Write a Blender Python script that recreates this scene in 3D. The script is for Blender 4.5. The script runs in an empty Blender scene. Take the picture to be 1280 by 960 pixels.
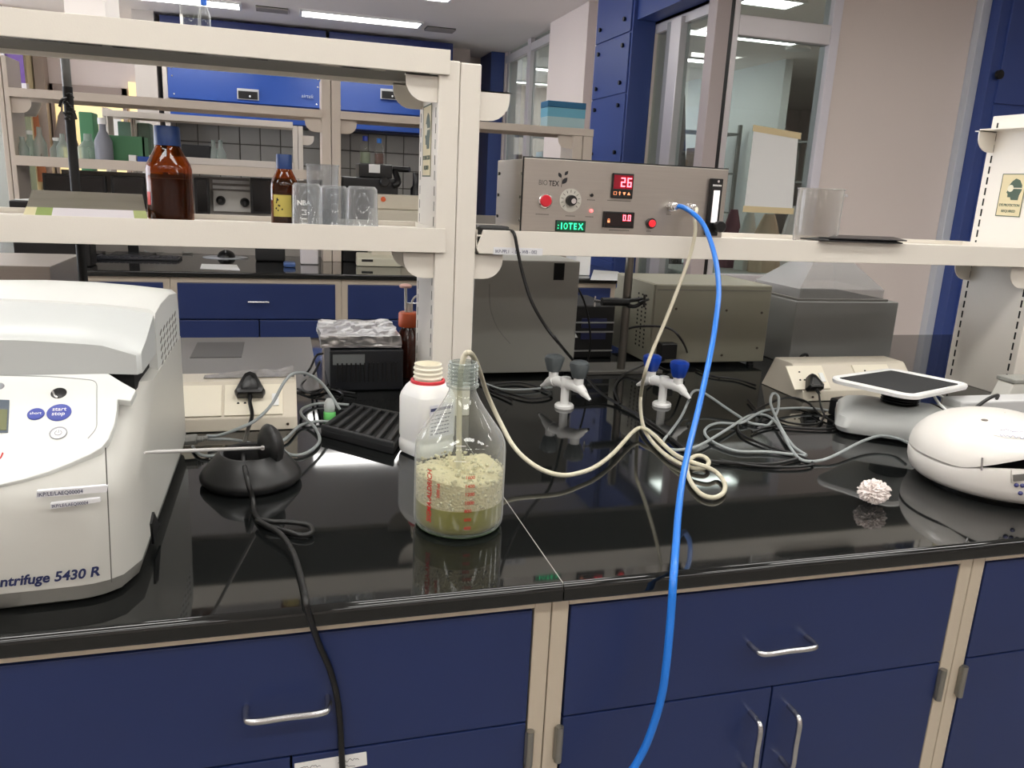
import bpy, bmesh, math, random
from mathutils import Vector, Matrix, Euler, noise
random.seed(7)
SC = bpy.context.scene; COL = SC.collection
PI = math.pi
# ---------------------------------------------------------------- camera
FPX = 989.1; YAW, PIT, ROL = .28795793, .24430049, .04936562; CAMH = 1.43
F_ = Vector((math.sin(YAW)*math.cos(PIT), math.cos(YAW)*math.cos(PIT), -math.sin(PIT)))
r0 = Vector((math.cos(YAW), -math.sin(YAW), 0)); u0 = r0.cross(F_)
R_ = r0*math.cos(ROL)+u0*math.sin(ROL); U_ = -r0*math.sin(ROL)+u0*math.cos(ROL)
cam = bpy.data.cameras.new('camera'); co = bpy.data.objects.new('camera', cam); COL.objects.link(co)
co.matrix_world = Matrix(((R_.x, U_.x, -F_.x, 0), (R_.y, U_.y, -F_.y, 0), (R_.z, U_.z, -F_.z, CAMH), (0, 0, 0, 1)))
cam.sensor_width = 36; cam.sensor_fit = 'HORIZONTAL'; cam.lens = FPX/1280*36; cam.clip_start = .02
SC.camera = co
# ---------------------------------------------------------------- world, exposure
w = bpy.data.worlds.new('world'); SC.world = w; w.use_nodes = True
w.node_tree.nodes['Background'].inputs[0].default_value = (.9, .93, 1, 1)
w.node_tree.nodes['Background'].inputs[1].default_value = 4.5  # bright fill for the back ceiling, entering by the added left window
vs = SC.view_settings; vs.view_transform = 'Standard'; vs.look = 'None'; vs.gamma = 1; vs.use_curve_mapping = False
vs.exposure = 0.66
LAMP = 9.0            # radiance of the ceiling panels
SC.cycles.max_bounces = 14; SC.cycles.transparent_max_bounces = 24

def at(px, py, z=None, y=None, x=None):
    """world point seen at a pixel of the photograph, on a plane of known height / depth / side"""
    d = R_*((px-640)/FPX) - U_*((py-480)/FPX) + F_
    t = (z-CAMH)/d.z if z is not None else (y/d.y if y is not None else x/d.x)
    return Vector((0, 0, CAMH)) + d*t

# ---------------------------------------------------------------- materials
def lin(c): return tuple((v/255/12.92 if v/255 <= .04045 else ((v/255+.055)/1.055)**2.4) for v in c)+(1,)
MATS = {}
def mat(name, rgb, rough=.5, metal=0, noise_amt=0, nscale=20, bump=0, bscale=60, emit=0, spec=.5, coat=0, trans=0, sub=0, stretch=None, ecol=None, rvar=0):
    if name in MATS: return MATS[name]
    m = bpy.data.materials.new(name); m.use_nodes = True; nt = m.node_tree; b = nt.nodes['Principled BSDF']
    c = lin(rgb); b.inputs['Base Color'].default_value = c; b.inputs['Roughness'].default_value = rough
    b.inputs['Metallic'].default_value = metal; b.inputs['Specular IOR Level'].default_value = spec
    b.inputs['Coat Weight'].default_value = coat; b.inputs['Transmission Weight'].default_value = trans
    if sub: b.inputs['Subsurface Weight'].default_value = sub; b.inputs['Subsurface Radius'].default_value = (.01, .01, .006)
    if emit:
        b.inputs['Emission Color'].default_value = lin(ecol or rgb); b.inputs['Emission Strength'].default_value = emit
    tc = nt.nodes.new('ShaderNodeTexCoord'); src = tc.outputs['Object']
    if stretch:
        mp = nt.nodes.new('ShaderNodeMapping'); mp.inputs['Scale'].default_value = stretch
        nt.links.new(src, mp.inputs[0]); src = mp.outputs[0]
    if noise_amt or rvar:
        n = nt.nodes.new('ShaderNodeTexNoise'); n.inputs['Scale'].default_value = nscale; n.inputs['Detail'].default_value = 6
        nt.links.new(src, n.inputs['Vector'])
        if noise_amt:
            mx = nt.nodes.new('ShaderNodeMix'); mx.data_type = 'RGBA'
            mx.inputs[6].default_value = tuple(v*(1-noise_amt) for v in c[:3])+(1,)
            mx.inputs[7].default_value = tuple(min(1, v*(1+noise_amt)) for v in c[:3])+(1,)
            nt.links.new(n.outputs[0], mx.inputs[0]); nt.links.new(mx.outputs[2], b.inputs['Base Color'])
        if rvar:
            mr = nt.nodes.new('ShaderNodeMapRange'); mr.inputs[3].default_value = max(0, rough-rvar); mr.inputs[4].default_value = rough+rvar
            nt.links.new(n.outputs[0], mr.inputs[0]); nt.links.new(mr.outputs[0], b.inputs['Roughness'])
    if bump:
        n2 = nt.nodes.new('ShaderNodeTexNoise'); n2.inputs['Scale'].default_value = bscale; n2.inputs['Detail'].default_value = 4
        bp = nt.nodes.new('ShaderNodeBump'); bp.inputs['Strength'].default_value = bump; bp.inputs['Distance'].default_value = .01
        nt.links.new(src, n2.inputs['Vector']); nt.links.new(n2.outputs[0], bp.inputs['Height']); nt.links.new(bp.outputs[0], b.inputs['Normal'])
    MATS[name] = m; return m
def clear(name, tint, ior=1.45, rough=.02, edge=.25, haze=0):
    """thin clear shell: transparent with a Fresnel reflection and a denser rim"""
    if name in MATS: return MATS[name]
    m = bpy.data.materials.new(name); m.use_nodes = True; nt = m.node_tree; nt.nodes.clear()
    o = nt.nodes.new('ShaderNodeOutputMaterial'); t = nt.nodes.new('ShaderNodeBsdfTransparent'); t.inputs[0].default_value = lin(tint)
    g = nt.nodes.new('ShaderNodeBsdfGlossy'); g.inputs['Roughness'].default_value = rough
    fr = nt.nodes.new('ShaderNodeFresnel'); ge = nt.nodes.new('ShaderNodeNewGeometry')
    mi = nt.nodes.new('ShaderNodeMapRange'); mi.inputs[3].default_value = ior; mi.inputs[4].default_value = 1/ior
    nt.links.new(ge.outputs['Backfacing'], mi.inputs[0]); nt.links.new(mi.outputs[0], fr.inputs[0])
    m1 = nt.nodes.new('ShaderNodeMixShader'); nt.links.new(fr.outputs[0], m1.inputs[0]); nt.links.new(t.outputs[0], m1.inputs[1]); nt.links.new(g.outputs[0], m1.inputs[2])
    lw = nt.nodes.new('ShaderNodeLayerWeight'); lw.inputs[0].default_value = .25
    pw = nt.nodes.new('ShaderNodeMath'); pw.operation = 'MULTIPLY_ADD'; pw.inputs[1].default_value = edge; pw.inputs[2].default_value = haze
    nt.links.new(lw.outputs['Facing'], pw.inputs[0])
    d = nt.nodes.new('ShaderNodeBsdfDiffuse'); d.inputs[0].default_value = lin(tuple(min(235, v) for v in tint))
    m2 = nt.nodes.new('ShaderNodeMixShader'); nt.links.new(pw.outputs[0], m2.inputs[0]); nt.links.new(m1.outputs[0], m2.inputs[1]); nt.links.new(d.outputs[0], m2.inputs[2])
    nt.links.new(m2.outputs[0], o.inputs[0]); MATS[name] = m; return m

CREAM = mat('cream_enamel', (226, 220, 210), .38, noise_amt=.02, nscale=6, bump=.03, bscale=300)
CREAM2 = mat('greige_enamel', (205, 195, 180), .4, noise_amt=.03, nscale=6)
FRAME = mat('cabinet_frame_cream', (196, 184, 165), .42, noise_amt=.04, nscale=9)
BLUE = mat('navy_laminate', (31, 47, 94), .36, noise_amt=.16, nscale=3.5, rvar=.08)
BLUE2 = mat('royal_blue_enamel', (30, 70, 150), .35, noise_amt=.06, nscale=3)
BLUE3 = mat('column_blue', (56, 76, 138), .4, noise_amt=.08, nscale=2)
BLACK = mat('black_plastic', (16, 16, 17), .35)
BLACKM = mat('matte_black', (20, 20, 21), .6)
RUBBER = mat('black_rubber', (14, 14, 14), .42)
STEEL = mat('brushed_steel', (178, 172, 165), .33, metal=.85, noise_amt=.06, nscale=8, stretch=(1, 1, 30))
CHROME = mat('chrome', (225, 225, 225), .15, metal=1)
SATIN = mat('satin_metal', (200, 200, 202), .25, metal=1)
DGAP = mat('dark_gap', (8, 8, 9), .9)
WHITE = mat('white_plastic', (236, 236, 234), .3)
WHITEM = mat('white_matte', (232, 230, 226), .7)
IVORY = mat('ivory_plastic', (232, 224, 206), .35)
GREYB = mat('grey_body', (150, 149, 142), .45, noise_amt=.03, nscale=5)
GREYD = mat('grey_dark_box', (128, 128, 126), .4, noise_amt=.05, nscale=5)
PAPER = mat('paper', (238, 238, 236), .8)
WALLM = mat('wall_paint', (224, 212, 206), .7, noise_amt=.03, nscale=2, bump=.05, bscale=90)
WALLG = mat('wall_paint_grey', (150, 148, 146), .7, noise_amt=.03, nscale=2)
CEILM = mat('ceiling_paint', (240, 233, 228), .8, noise_amt=.02, nscale=3)
FLOORM = mat('floor_tile', (132, 128, 122), .3, noise_amt=.05, nscale=4)
ALU = mat('window_aluminium', (205, 200, 202), .35, metal=.3)
AMBER = clear('amber_glass', (198, 132, 68), 1.5, .03, .08)
GLASS = clear('clear_glass', (250, 252, 250), 1.5, .02, .22)
PANE = clear('window_glass', (225, 232, 230), 1.5, .01, .05)
PLAST = clear('clear_plastic', (236, 238, 240), 1.45, .06, .4, .06)
LIDP = clear('smoky_lid', (222, 222, 222), 1.45, .12, .5, .14)
INK = mat('black_print', (25, 25, 30), .7)
INKB = mat('navy_print', (28, 38, 84), .6)
INKR = mat('red_print', (200, 50, 45), .6)

def granite():
    m = bpy.data.materials.new('black_granite'); m.use_nodes = True; nt = m.node_tree; b = nt.nodes['Principled BSDF']
    tc = nt.nodes.new('ShaderNodeTexCoord'); v = nt.nodes.new('ShaderNodeTexVoronoi'); v.inputs['Scale'].default_value = 420
    nt.links.new(tc.outputs['Object'], v.inputs[0]); cr = nt.nodes.new('ShaderNodeValToRGB')
    cr.color_ramp.elements[0].color = (.0035, .004, .004, 1); cr.color_ramp.elements[1].color = (.011, .012, .012, 1)
    nt.links.new(v.outputs['Color'], cr.inputs[0]); nt.links.new(cr.outputs[0], b.inputs['Base Color'])
    n = nt.nodes.new('ShaderNodeTexNoise'); n.inputs['Scale'].default_value = 5; n.inputs['Detail'].default_value = 8
    nt.links.new(tc.outputs['Object'], n.inputs['Vector'])
    mr = nt.nodes.new('ShaderNodeMapRange'); mr.inputs[3].default_value = .02; mr.inputs[4].default_value = .075
    nt.links.new(n.outputs[0], mr.inputs[0]); nt.links.new(mr.outputs[0], b.inputs['Roughness'])
    b.inputs['Specular IOR Level'].default_value = .55
    return m
GRANITE = granite()

# ---------------------------------------------------------------- mesh helpers
class MB:
    def __init__(s): s.v = []; s.f = []; s.sm = []; s.wn = False
    def add(s, vs_, fs, smooth=False):
        n = len(s.v); s.v += [Vector(v) for v in vs_]; s.f += [tuple(i+n for i in f) for f in fs]; s.sm += [smooth]*len(fs); return s
    def box(s, x0, x1, y0, y1, z0, z1, b=0, rot=0, piv=None, seg=2):
        bm = bmesh.new(); bmesh.ops.create_cube(bm, size=1)
        for v in bm.verts: v.co = Vector(((x0+x1)/2+v.co.x*(x1-x0), (y0+y1)/2+v.co.y*(y1-y0), (z0+z1)/2+v.co.z*(z1-z0)))
        if b: bmesh.ops.bevel(bm, geom=bm.edges[:], offset=b, segments=seg, affect='EDGES', profile=.5)
        if rot:
            p = Vector(piv or ((x0+x1)/2, (y0+y1)/2, 0)); M = Matrix.Translation(p) @ Matrix.Rotation(rot, 4, 'Z') @ Matrix.Translation(-p)
            bmesh.ops.transform(bm, matrix=M, verts=bm.verts)
        s.wn = s.wn or b >= .006; return s.frombm(bm, smooth=b >= .006)
    def frombm(s, bm, smooth=False):
        bm.verts.index_update(); s.add([v.co.copy() for v in bm.verts], [tuple(v.index for v in f.verts) for f in bm.faces], smooth); bm.free(); return s
    def prism(s, pts, d, smooth=False, b=0):
        """closed 3-D outline pts extruded by vector d"""
        n = len(pts); d = Vector(d); bm = bmesh.new()
        a = [bm.verts.new(Vector(p)) for p in pts]; c = [bm.verts.new(Vector(p)+d) for p in pts]
        bm.faces.new(a); bm.faces.new(c[::-1])
        for i in range(n): bm.faces.new((a[i], c[i], c[(i+1) % n], a[(i+1) % n]))
        bmesh.ops.recalc_face_normals(bm, faces=bm.faces[:])
        if b: bmesh.ops.bevel(bm, geom=bm.edges[:], offset=b, segments=2, affect='EDGES', profile=.5)
        s.wn = s.wn or b >= .006; return s.frombm(bm, smooth or b >= .006)
    def lathe(s, prof, c, n=40, ax='z', cap=True, sq=None):
        """prof: (radius, height) list about an axis through c; sq: superellipse power for squarish bodies"""
        c = Vector(c); vs_ = []; fs = []
        for (r, h) in prof:
            for i in range(n):
                a = 2*PI*i/n; ca, sa = math.cos(a), math.sin(a); rr = r
                if sq: rr = r/((abs(ca)**sq+abs(sa)**sq)**(1/sq))
                p = (rr*ca, rr*sa, h)
                if ax == 'x': p = (h, rr*ca, rr*sa)
                elif ax == 'y': p = (rr*ca, h, rr*sa)
                vs_.append(c+Vector(p))
        for k in range(len(prof)-1):
            for i in range(n):
                j = (i+1) % n; fs.append((k*n+i, k*n+j, (k+1)*n+j, (k+1)*n+i))
        s.add(vs_, fs, True)
        if cap:
            m = len(s.v)-len(vs_)
            if prof[0][0] > 1e-5: s.f.append(tuple(m+i for i in range(n))[::-1]); s.sm.append(False)
            if prof[-1][0] > 1e-5: s.f.append(tuple(m+(len(prof)-1)*n+i for i in range(n))); s.sm.append(False)
        return s
    def tube(s, pts, r, n=10, sub=6, cap=True, smooth=True):
        pts = [Vector(p) for p in pts]; path = []
        if smooth and len(pts) > 2:
            P = [pts[0]*2-pts[1]]+pts+[pts[-1]*2-pts[-2]]
            for i in range(1, len(P)-2):
                for k in range(sub):
                    t = k/sub; a, b, c, d = P[i-1:i+3]
                    path.append(.5*((2*b)+(c-a)*t+(2*a-5*b+4*c-d)*t*t+(3*b-a-3*c+d)*t**3))
            path.append(pts[-1])
        else: path = pts
        tan = [(path[min(i+1, len(path)-1)]-path[max(i-1, 0)]).normalized() for i in range(len(path))]
        nrm = tan[0].orthogonal().normalized(); vs_ = []; fs = []
        for i, p in enumerate(path):
            if i: q = tan[i-1].rotation_difference(tan[i]); nrm = q @ nrm
            bn = tan[i].cross(nrm); rr = r(i/(len(path)-1)) if callable(r) else r
            for k in range(n): a = 2*PI*k/n; vs_.append(p+(nrm*math.cos(a)+bn*math.sin(a))*rr)
        for i in range(len(path)-1):
            for k in range(n): j = (k+1) % n; fs.append((i*n+k, i*n+j, (i+1)*n+j, (i+1)*n+k))
        if cap: fs.append(tuple(range(n))[::-1]); fs.append(tuple((len(path)-1)*n+i for i in range(n)))
        return s.add(vs_, fs, True)
    def loft(s, rings, cap=True, smooth=True):
        n = len(rings[0]); vs_ = [p for r in rings for p in r]; fs = []
        for k in range(len(rings)-1):
            for i in range(n): j = (i+1) % n; fs.append((k*n+i, k*n+j, (k+1)*n+j, (k+1)*n+i))
        s.add(vs_, fs, smooth)
        if cap:
            m = len(s.v)-len(vs_); s.f += [tuple(m+i for i in range(n))[::-1], tuple(m+(len(rings)-1)*n+i for i in range(n))]; s.sm += [False, False]
        return s
    def sphere(s, c, r, sc=(1, 1, 1), sub=2):
        bm = bmesh.new(); bmesh.ops.create_icosphere(bm, subdivisions=sub, radius=r)
        for v in bm.verts: v.co = Vector(c)+Vector((v.co.x*sc[0], v.co.y*sc[1], v.co.z*sc[2]))
        return s.frombm(bm, True)
    def text(s, body, size, origin, ux=(1, 0, 0), uy=(0, 0, 1), thick=.0004, align='LEFT', shear=0, bold=0, sx=1):
        cu = bpy.data.curves.new('t', 'FONT'); cu.body = body; cu.size = size; cu.extrude = thick/2; cu.align_x = align; cu.shear = shear; cu.offset = bold; cu.resolution_u = 3
        o = bpy.data.objects.new('t', cu); COL.objects.link(o)
        me = bpy.data.meshes.new_from_object(o.evaluated_get(bpy.context.evaluated_depsgraph_get()))
        ux, uy = Vector(ux).normalized(), Vector(uy).normalized(); uz = ux.cross(uy); O = Vector(origin)
        s.add([O+ux*v.co.x*sx+uy*v.co.y+uz*(v.co.z+thick/2) for v in me.vertices], [tuple(p.vertices) for p in me.polygons])
        bpy.data.objects.remove(o); bpy.data.curves.remove(cu); bpy.data.meshes.remove(me); return s
    def xf(s, M): s.v = [M @ v for v in s.v]; return s

def obj(name, mb, m, parent=None, base=None, local=False, clean=True):
    """one mesh object; mb in world coordinates, shifted to the parent's (or its own) origin"""
    me = bpy.data.meshes.new(name)
    off = origin_of(parent) if parent else Vector(base or (0, 0, 0))
    if local: off = Vector((0, 0, 0))
    me.from_pydata([v-off for v in mb.v], [], mb.f); me.polygons.foreach_set('use_smooth', mb.sm)
    bm = bmesh.new(); bm.from_mesh(me); bmesh.ops.recalc_face_normals(bm, faces=bm.faces[:]); bm.to_mesh(me); bm.free()
    if any(mb.sm):
        try: me.set_sharp_from_angle(angle=math.radians(38))
        except Exception: pass
    me.materials.append(m)
    o = bpy.data.objects.new(name, me); COL.objects.link(o)
    if mb.wn: md = o.modifiers.new('wn', 'WEIGHTED_NORMAL'); md.keep_sharp = True
    if parent: o.parent = parent
    elif base and not local: o.location = base
    OFF[o.name] = off
    return o
OFF = {}
def origin_of(p): return OFF.get(p.name, Vector((0, 0, 0)))
def thing(name, label, cat, loc=(0, 0, 0), group=None):
    o = bpy.data.objects.new(name, None); COL.objects.link(o); o.location = loc; o.empty_display_size = .02
    OFF[o.name] = Vector(loc); o['label'] = label; o['category'] = cat
    if group: o['group'] = group
    return o
def single(name, mb, m, label, cat, base=None, group=None, kind=None):
    o = obj(name, mb, m, None, base); o['label'] = label; o['category'] = cat
    if group: o['group'] = group
    if kind: o['kind'] = kind
    return o
def struct(name, mb, m, parent=None):
    o = obj(name, mb, m, parent)
    if not parent: o['kind'] = 'structure'
    return o
def box(*a, **k): return MB().box(*a, **k)
def dup(root, loc, rotz=0, label=None, group=None):
    r = root.copy(); COL.objects.link(r); r.location = loc; r.rotation_euler = (0, 0, rotz)
    if label: r['label'] = label
    if group: r['group'] = group
    for ch in list(root.children):
        c = ch.copy(); COL.objects.link(c); c.parent = r
        for g in ch.children: d = g.copy(); COL.objects.link(d); d.parent = c
    return r
def path(pts):
    """(px, py, 'z' or 'y', value) rows to world points"""
    return [at(p[0], p[1], z=p[3]) if p[2] == 'z' else at(p[0], p[1], y=p[3]) for p in pts]
# ================================================================ ROOM SHELL
CZ = 3.0; XW = 2.65
WY = at(897, 100, x=XW).y                 # corner where the right wall turns into the window wall
struct('floor', box(-5.2, 9.2, -4.2, 13.2, -.1, 0), FLOORM)
struct('ceiling', box(-5.2, 9.2, -4.2, 13.2, CZ, CZ+.1), CEILM)
struct('wall_left', box(-5.2, -5, -4.2, 2.5, 0, CZ).box(-5.2, -5, 9.6, 13, 0, CZ).box(-5.2, -5, 2.5, 9.6, 0, .9).box(-5.2, -5, 2.5, 9.6, 2.75, CZ), WALLM)  # opening added in the unseen wall to let fill light in
w5 = struct('fill_window_5', box(-5.15, -5.08, 2.5, 9.6, .9, .95).box(-5.15, -5.08, 2.5, 9.6, 2.70, 2.75), ALU)  # added window out of view, brightens the back ceiling
for k in range(6): obj('mullion', box(-5.15, -5.08, 2.5+k*1.41, 2.55+k*1.41, .95, 2.70), ALU, w5)
struct('wall_behind', box(-5, 9, -4.2, -4, 0, CZ), WALLM)
struct('wall_far_right', box(9, 9.2, -4.2, 13.2, 0, CZ), WALLM)
struct('wall_back', box(-5, XW, 10.5, 10.7, 0, CZ), WALLM)
struct('wall_outer_back', box(XW, 9, 13, 13.2, 0, CZ), WALLM)
def px_y(px, py, x): return at(px, py, x=x).y
# right wall: columns, panels and windows, nearest last
yA0, yA1 = px_y(598, 100, 2.48), px_y(613, 100, 2.48)
yW0, yW1 = px_y(632, 100, XW), px_y(688, 100, XW)
yB0, yB1 = px_y(684, 100, 2.57), px_y(730, 100, 2.57)
yP0, yP1 = px_y(742, 100, 2.47), px_y(786, 100, 2.47)
yG0, yG1 = px_y(816, 100, XW), WY
struct('wall_right', box(XW, XW+.15, yA1-.05, 10.5, 0, CZ).box(XW, XW+.15, yB1-.2, yB0+.1, 0, CZ).box(XW, XW+.15, yP1-.0, yP0+.2, 0, CZ).box(XW, XW+.15, yB0, yA1, 0, .95).box(XW, XW+.15, WY+.02, yG0+.3, 2.62, CZ), WALLM)
struct('trim_1', box(at(566, 60, y=9.97).x, at(588, 60, y=9.97).x, 9.97, 10.49, 0, CZ), WALLM)
struct('trim_2', box(2.48, XW, yA1, yA0, 0, CZ, b=.006), BLUE3)
struct('trim_3', box(2.57, XW, yB1, yB0, 0, CZ, b=.004), WALLM)
t3 = struct('trim_4', box(2.47, XW, yP1, yP0, 0, CZ, b=.006), BLUE3)
for k, (z0, z1) in enumerate(((0, .9), (.9, 1.62), (1.62, 2.14), (2.14, 2.56), (2.56, 2.99))):
    obj('panel', box(2.458, 2.47, yP1+.02, yP0-.02, z0+.006, z1-.006, b=.002), BLUE3, t3)
for z in (1.2, 1.55, 1.72, 2.06, 2.22, 2.48, 2.66):
    for y in (yP1+.12, yP0-.12):
        obj('knob', MB().lathe([(.016, 0), (.016, .012), (.012, .018)], (2.458-.018, y, z), 12, 'x'), BLACK, t3)
struct('trim_5', box(2.50, XW+.05, WY+.02, yG0+.25, 2.64, 2.99), BLUE3)
# window in the right wall (far)
wn = struct('window_1', box(XW+.02, XW+.06, yW1-.02, yW1+.05, .95, CZ).box(XW+.02, XW+.06, yW0-.05, yW0+.02, .95, CZ), ALU)
zr = at(660, 60, x=XW).z; ym = px_y(663, 60, XW)
obj('rail', box(XW-.01, XW+.06, yW1, yW0, zr-.05, zr+.03, b=.004), ALU, wn)
obj('mullion', box(XW-.015, XW+.06, ym-.06, ym+.06, .95, CZ, b=.004), ALU, wn)
for (a, b_) in ((yW1+.05, ym-.06), (ym+.06, yW0-.05)):
    for (z0, z1) in ((.95, zr-.05), (zr+.03, CZ)):
        obj('pane', box(XW+.03, XW+.036, a, b_, z0, z1), PANE, wn)
# glazed door bay between the blue pilaster and the corner
wd = struct('window_2', box(XW, XW+.07, WY+.02, yG0+.1, 2.56, 2.64), ALU)
ya, yb = px_y(848, 100, XW), px_y(839, 100, XW)
obj('mullion', box(XW-.03, XW+.05, ya-.02, yb+.02, 0, 2.6, b=.005), ALU, wd)
obj('frame', box(XW-.01, XW+.06, yb+.02, yb+.12, 0, 2.6, b=.004), mat('frame_grey', (140, 140, 142), .4), wd)
obj('pane', box(XW+.02, XW+.026, WY+.1, ya-.02, 0, 2.6), PANE, wd)
obj('pane', box(XW+.02, XW+.026, yb+.12, yG0+.1, 0, 2.6), PANE, wd)
# window wall facing the camera
def px_x(px, py, y=None): return at(px, py, y=y or WY).x
xw0, xw1 = px_x(897, 100), px_x(1038, 30); xw2 = px_x(1046, 30)
zt = at(980, 36, y=WY).z
wf = struct('window_3', box(xw1, xw2+.02, WY-.02, WY+.08, .9, CZ, b=.004), mat('white_frame', (222, 218, 226), .35))
obj('corner_post', box(XW-.07, xw0+.03, WY-.03, WY+.08, 0, CZ, b=.006), mat('pinkish_post', (178, 166, 164), .45), wf)
obj('gasket', box(xw0+.03, xw0+.06, WY-.015, WY+.06, 0, CZ), BLACK, wf)
obj('jamb', box(xw0+.06, xw0+.10, WY-.02, WY+.08, 0, CZ, b=.004), ALU, wf)
obj('rail', box(xw0+.10, xw1, WY-.02, WY+.06, zt-.07, zt+.05, b=.005), ALU, wf)
obj('sill', box(xw0+.10, xw1, WY-.03, WY+.08, .85, .93, b=.005), ALU, wf)
obj('pane', box(xw0+.10, xw1, WY+.02, WY+.026, .93, zt-.07), PANE, wf)
obj('pane', box(xw0+.10, xw1, WY+.02, WY+.026, zt+.05, CZ), PANE, wf)
struct('wall_window_side', box(xw0, xw2+.02, WY, WY+.12, 0, .85).box(xw2+.02, 9, WY, WY+.15, 0, CZ), WALLM)
xg0, xg1 = px_x(1204, 150, WY-.06), px_x(1226, 150, WY-.14)
struct('trim_6', box(xg0, xg1, WY-.06, WY, 0, CZ, b=.004), mat('strip_cool_grey', (196, 200, 208), .5))
xb = xg1
tb = struct('trim_7', box(xb, xb+2.2, WY-.14, WY, 0, CZ, b=.006), BLUE3)
for (z0, z1) in ((0, 1.2), (1.2, 2.13), (2.13, 2.99)):
    obj('panel', box(xb+.08, xb+1.2, WY-.155, WY-.14, z0+.008, z1-.008, b=.002), BLUE3, tb)
obj('knob', MB().lathe([(.03, 0), (.03, .02), (.018, .03)], at(1251, 93, y=WY-.185), 14, 'y'), BLACK, tb)
# sheet taped to the inside of the window
c0, c1 = at(943, 158, y=WY+.01), at(998, 168, y=WY+.01); c3, c2 = at(930, 263, y=WY+.01), at(990, 266, y=WY+.01)
sh = thing('paper_sheet', 'blank white paper sheet taped to the window above the right shelf', 'paper', c3)
obj('sheet', MB().prism([c0, c1, c2, c3], (0, .003, 0)), PAPER, sh)
TAPE = mat('masking_tape', (222, 203, 160), .6)
dz = Vector((0, 0, .035))
obj('tape', MB().prism([c0+Vector((-.01, -.003, .01)), c1+Vector((.02, -.003, .01)), c1+Vector((.02, -.003, -.03)), c0+Vector((-.01, -.003, -.03))], (0, .002, 0)), TAPE, sh)
obj('tape', MB().prism([c3+Vector((-.01, -.003, .03)), c2+Vector((.01, -.003, .03)), c2+Vector((.01, -.003, -.01)), c3+Vector((-.01, -.003, -.01))], (0, .002, 0)), TAPE, sh)

# ================================================================ CEILING LIGHTS, VENTS
LIGHTM = mat('light_diffuser', (255, 253, 248), .5, emit=LAMP)
def ceiling_light(x, y, L, W, label, z=CZ, group='ceiling light panels over the laboratory'):
    t = thing('ceiling_light', label, 'ceiling light', (x, y, z), group)
    mb = MB(); f = .025
    for (a, b_, c, d) in ((-L/2-f, L/2+f, -W/2-f, -W/2), (-L/2-f, L/2+f, W/2, W/2+f), (-L/2-f, -L/2, -W/2, W/2), (L/2, L/2+f, -W/2, W/2)):
        mb.box(x+a, x+b_, y+c, y+d, z-.02, z)
    obj('frame', mb, WHITE, t); obj('diffuser', box(x-L/2, x+L/2, y-W/2, y+W/2, z-.014, z-.004), LIGHTM, t)
ceiling_light(.82, 8.72, 1.16, .26, 'long lit ceiling panel in front of the fume hoods, nearest the middle')
ceiling_light(-.95, 8.72, 1.2, .26, 'lit ceiling panel left of the middle one, above the far bottle')
ORD = ('first', 'second', 'third', 'fourth', 'fifth', 'sixth', 'seventh', 'eighth', 'ninth', 'tenth', 'eleventh', 'twelfth')
for r_, y in enumerate((-2.4, -.8, .8, 2.3, 7.34)):
    for c_, x in enumerate((-2.75, -.95, .85)[::2 if y > 7 else 1] + ((2.65, 4.5) if y < 5 else ())):
        ceiling_light(x, y, 1.2, .3, 'lit ceiling panel outside the photo, %s row from behind, %s from the left' % (ORD[r_], ORD[c_]))
GV = mat('vent_grille', (150, 145, 140), .5)
for (px, py, lab) in ((340, 11, 'dark ceiling air vent left of the long lit panel'), (550, 36, 'small ceiling vent at the right end of the long lit panel')):
    p = at(px, py, z=CZ)
    t = thing('ceiling_vent', lab, 'vent', (p.x, p.y, CZ))
    obj('backing', box(p.x-.15, p.x+.15, p.y-.1, p.y+.1, CZ-.008, CZ), DGAP, t)
    fr = MB()
    for k in range(6): fr.box(p.x-.15, p.x+.15, p.y-.1+k*.036, p.y-.1+k*.036+.016, CZ-.02, CZ-.008)
    obj('slats', fr, GV, t)
# ================================================================ ROOM BEHIND THE GLASS
WALLN = mat('next_room_wall', (206, 208, 206), .7, noise_amt=.03, nscale=2)
struct('wall_next_room', box(5.6, 5.7, 8.5, 13, 0, CZ), WALLN)
for (x, y, L, W, lb) in ((3.5, 6.2, 1.2, .25, 'nearest'), (5.6, 6.4, 1.6, .25, 'right near'), (4.2, 7.6, 1.8, .2, 'long'), (4.0, 9.1, 1.9, .2, 'middle'), (4.2, 10.9, 1.9, .2, 'far'), (6.9, 7.9, 1.6, .25, 'side'), (3.9, 12.4, 1.6, .15, 'last')):
    ceiling_light(x, y, L, W, lb+' strip light seen through the window glass', group=None)
p = at(998, 60, z=CZ)
t = thing('ceiling_light', 'round downlight seen through the window glass', 'ceiling light', (p.x, p.y, CZ))
obj('ring', MB().lathe([(.13, 0), (.13, -.02), (.11, -.02)], (p.x, p.y, CZ), 24), WHITE, t); obj('diffuser', MB().lathe([(.11, -.014), (.109, -.004)], (p.x, p.y, CZ), 24), LIGHTM, t)
DK = mat('dark_shelf', (112, 110, 106), .5); SHM = mat('grey_shelf', (140, 140, 138), .45)
random.seed(3)
cnames = ('taupe', 'mid grey', 'slate blue', 'pale blue', 'brown', 'charcoal', 'light grey')
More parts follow.
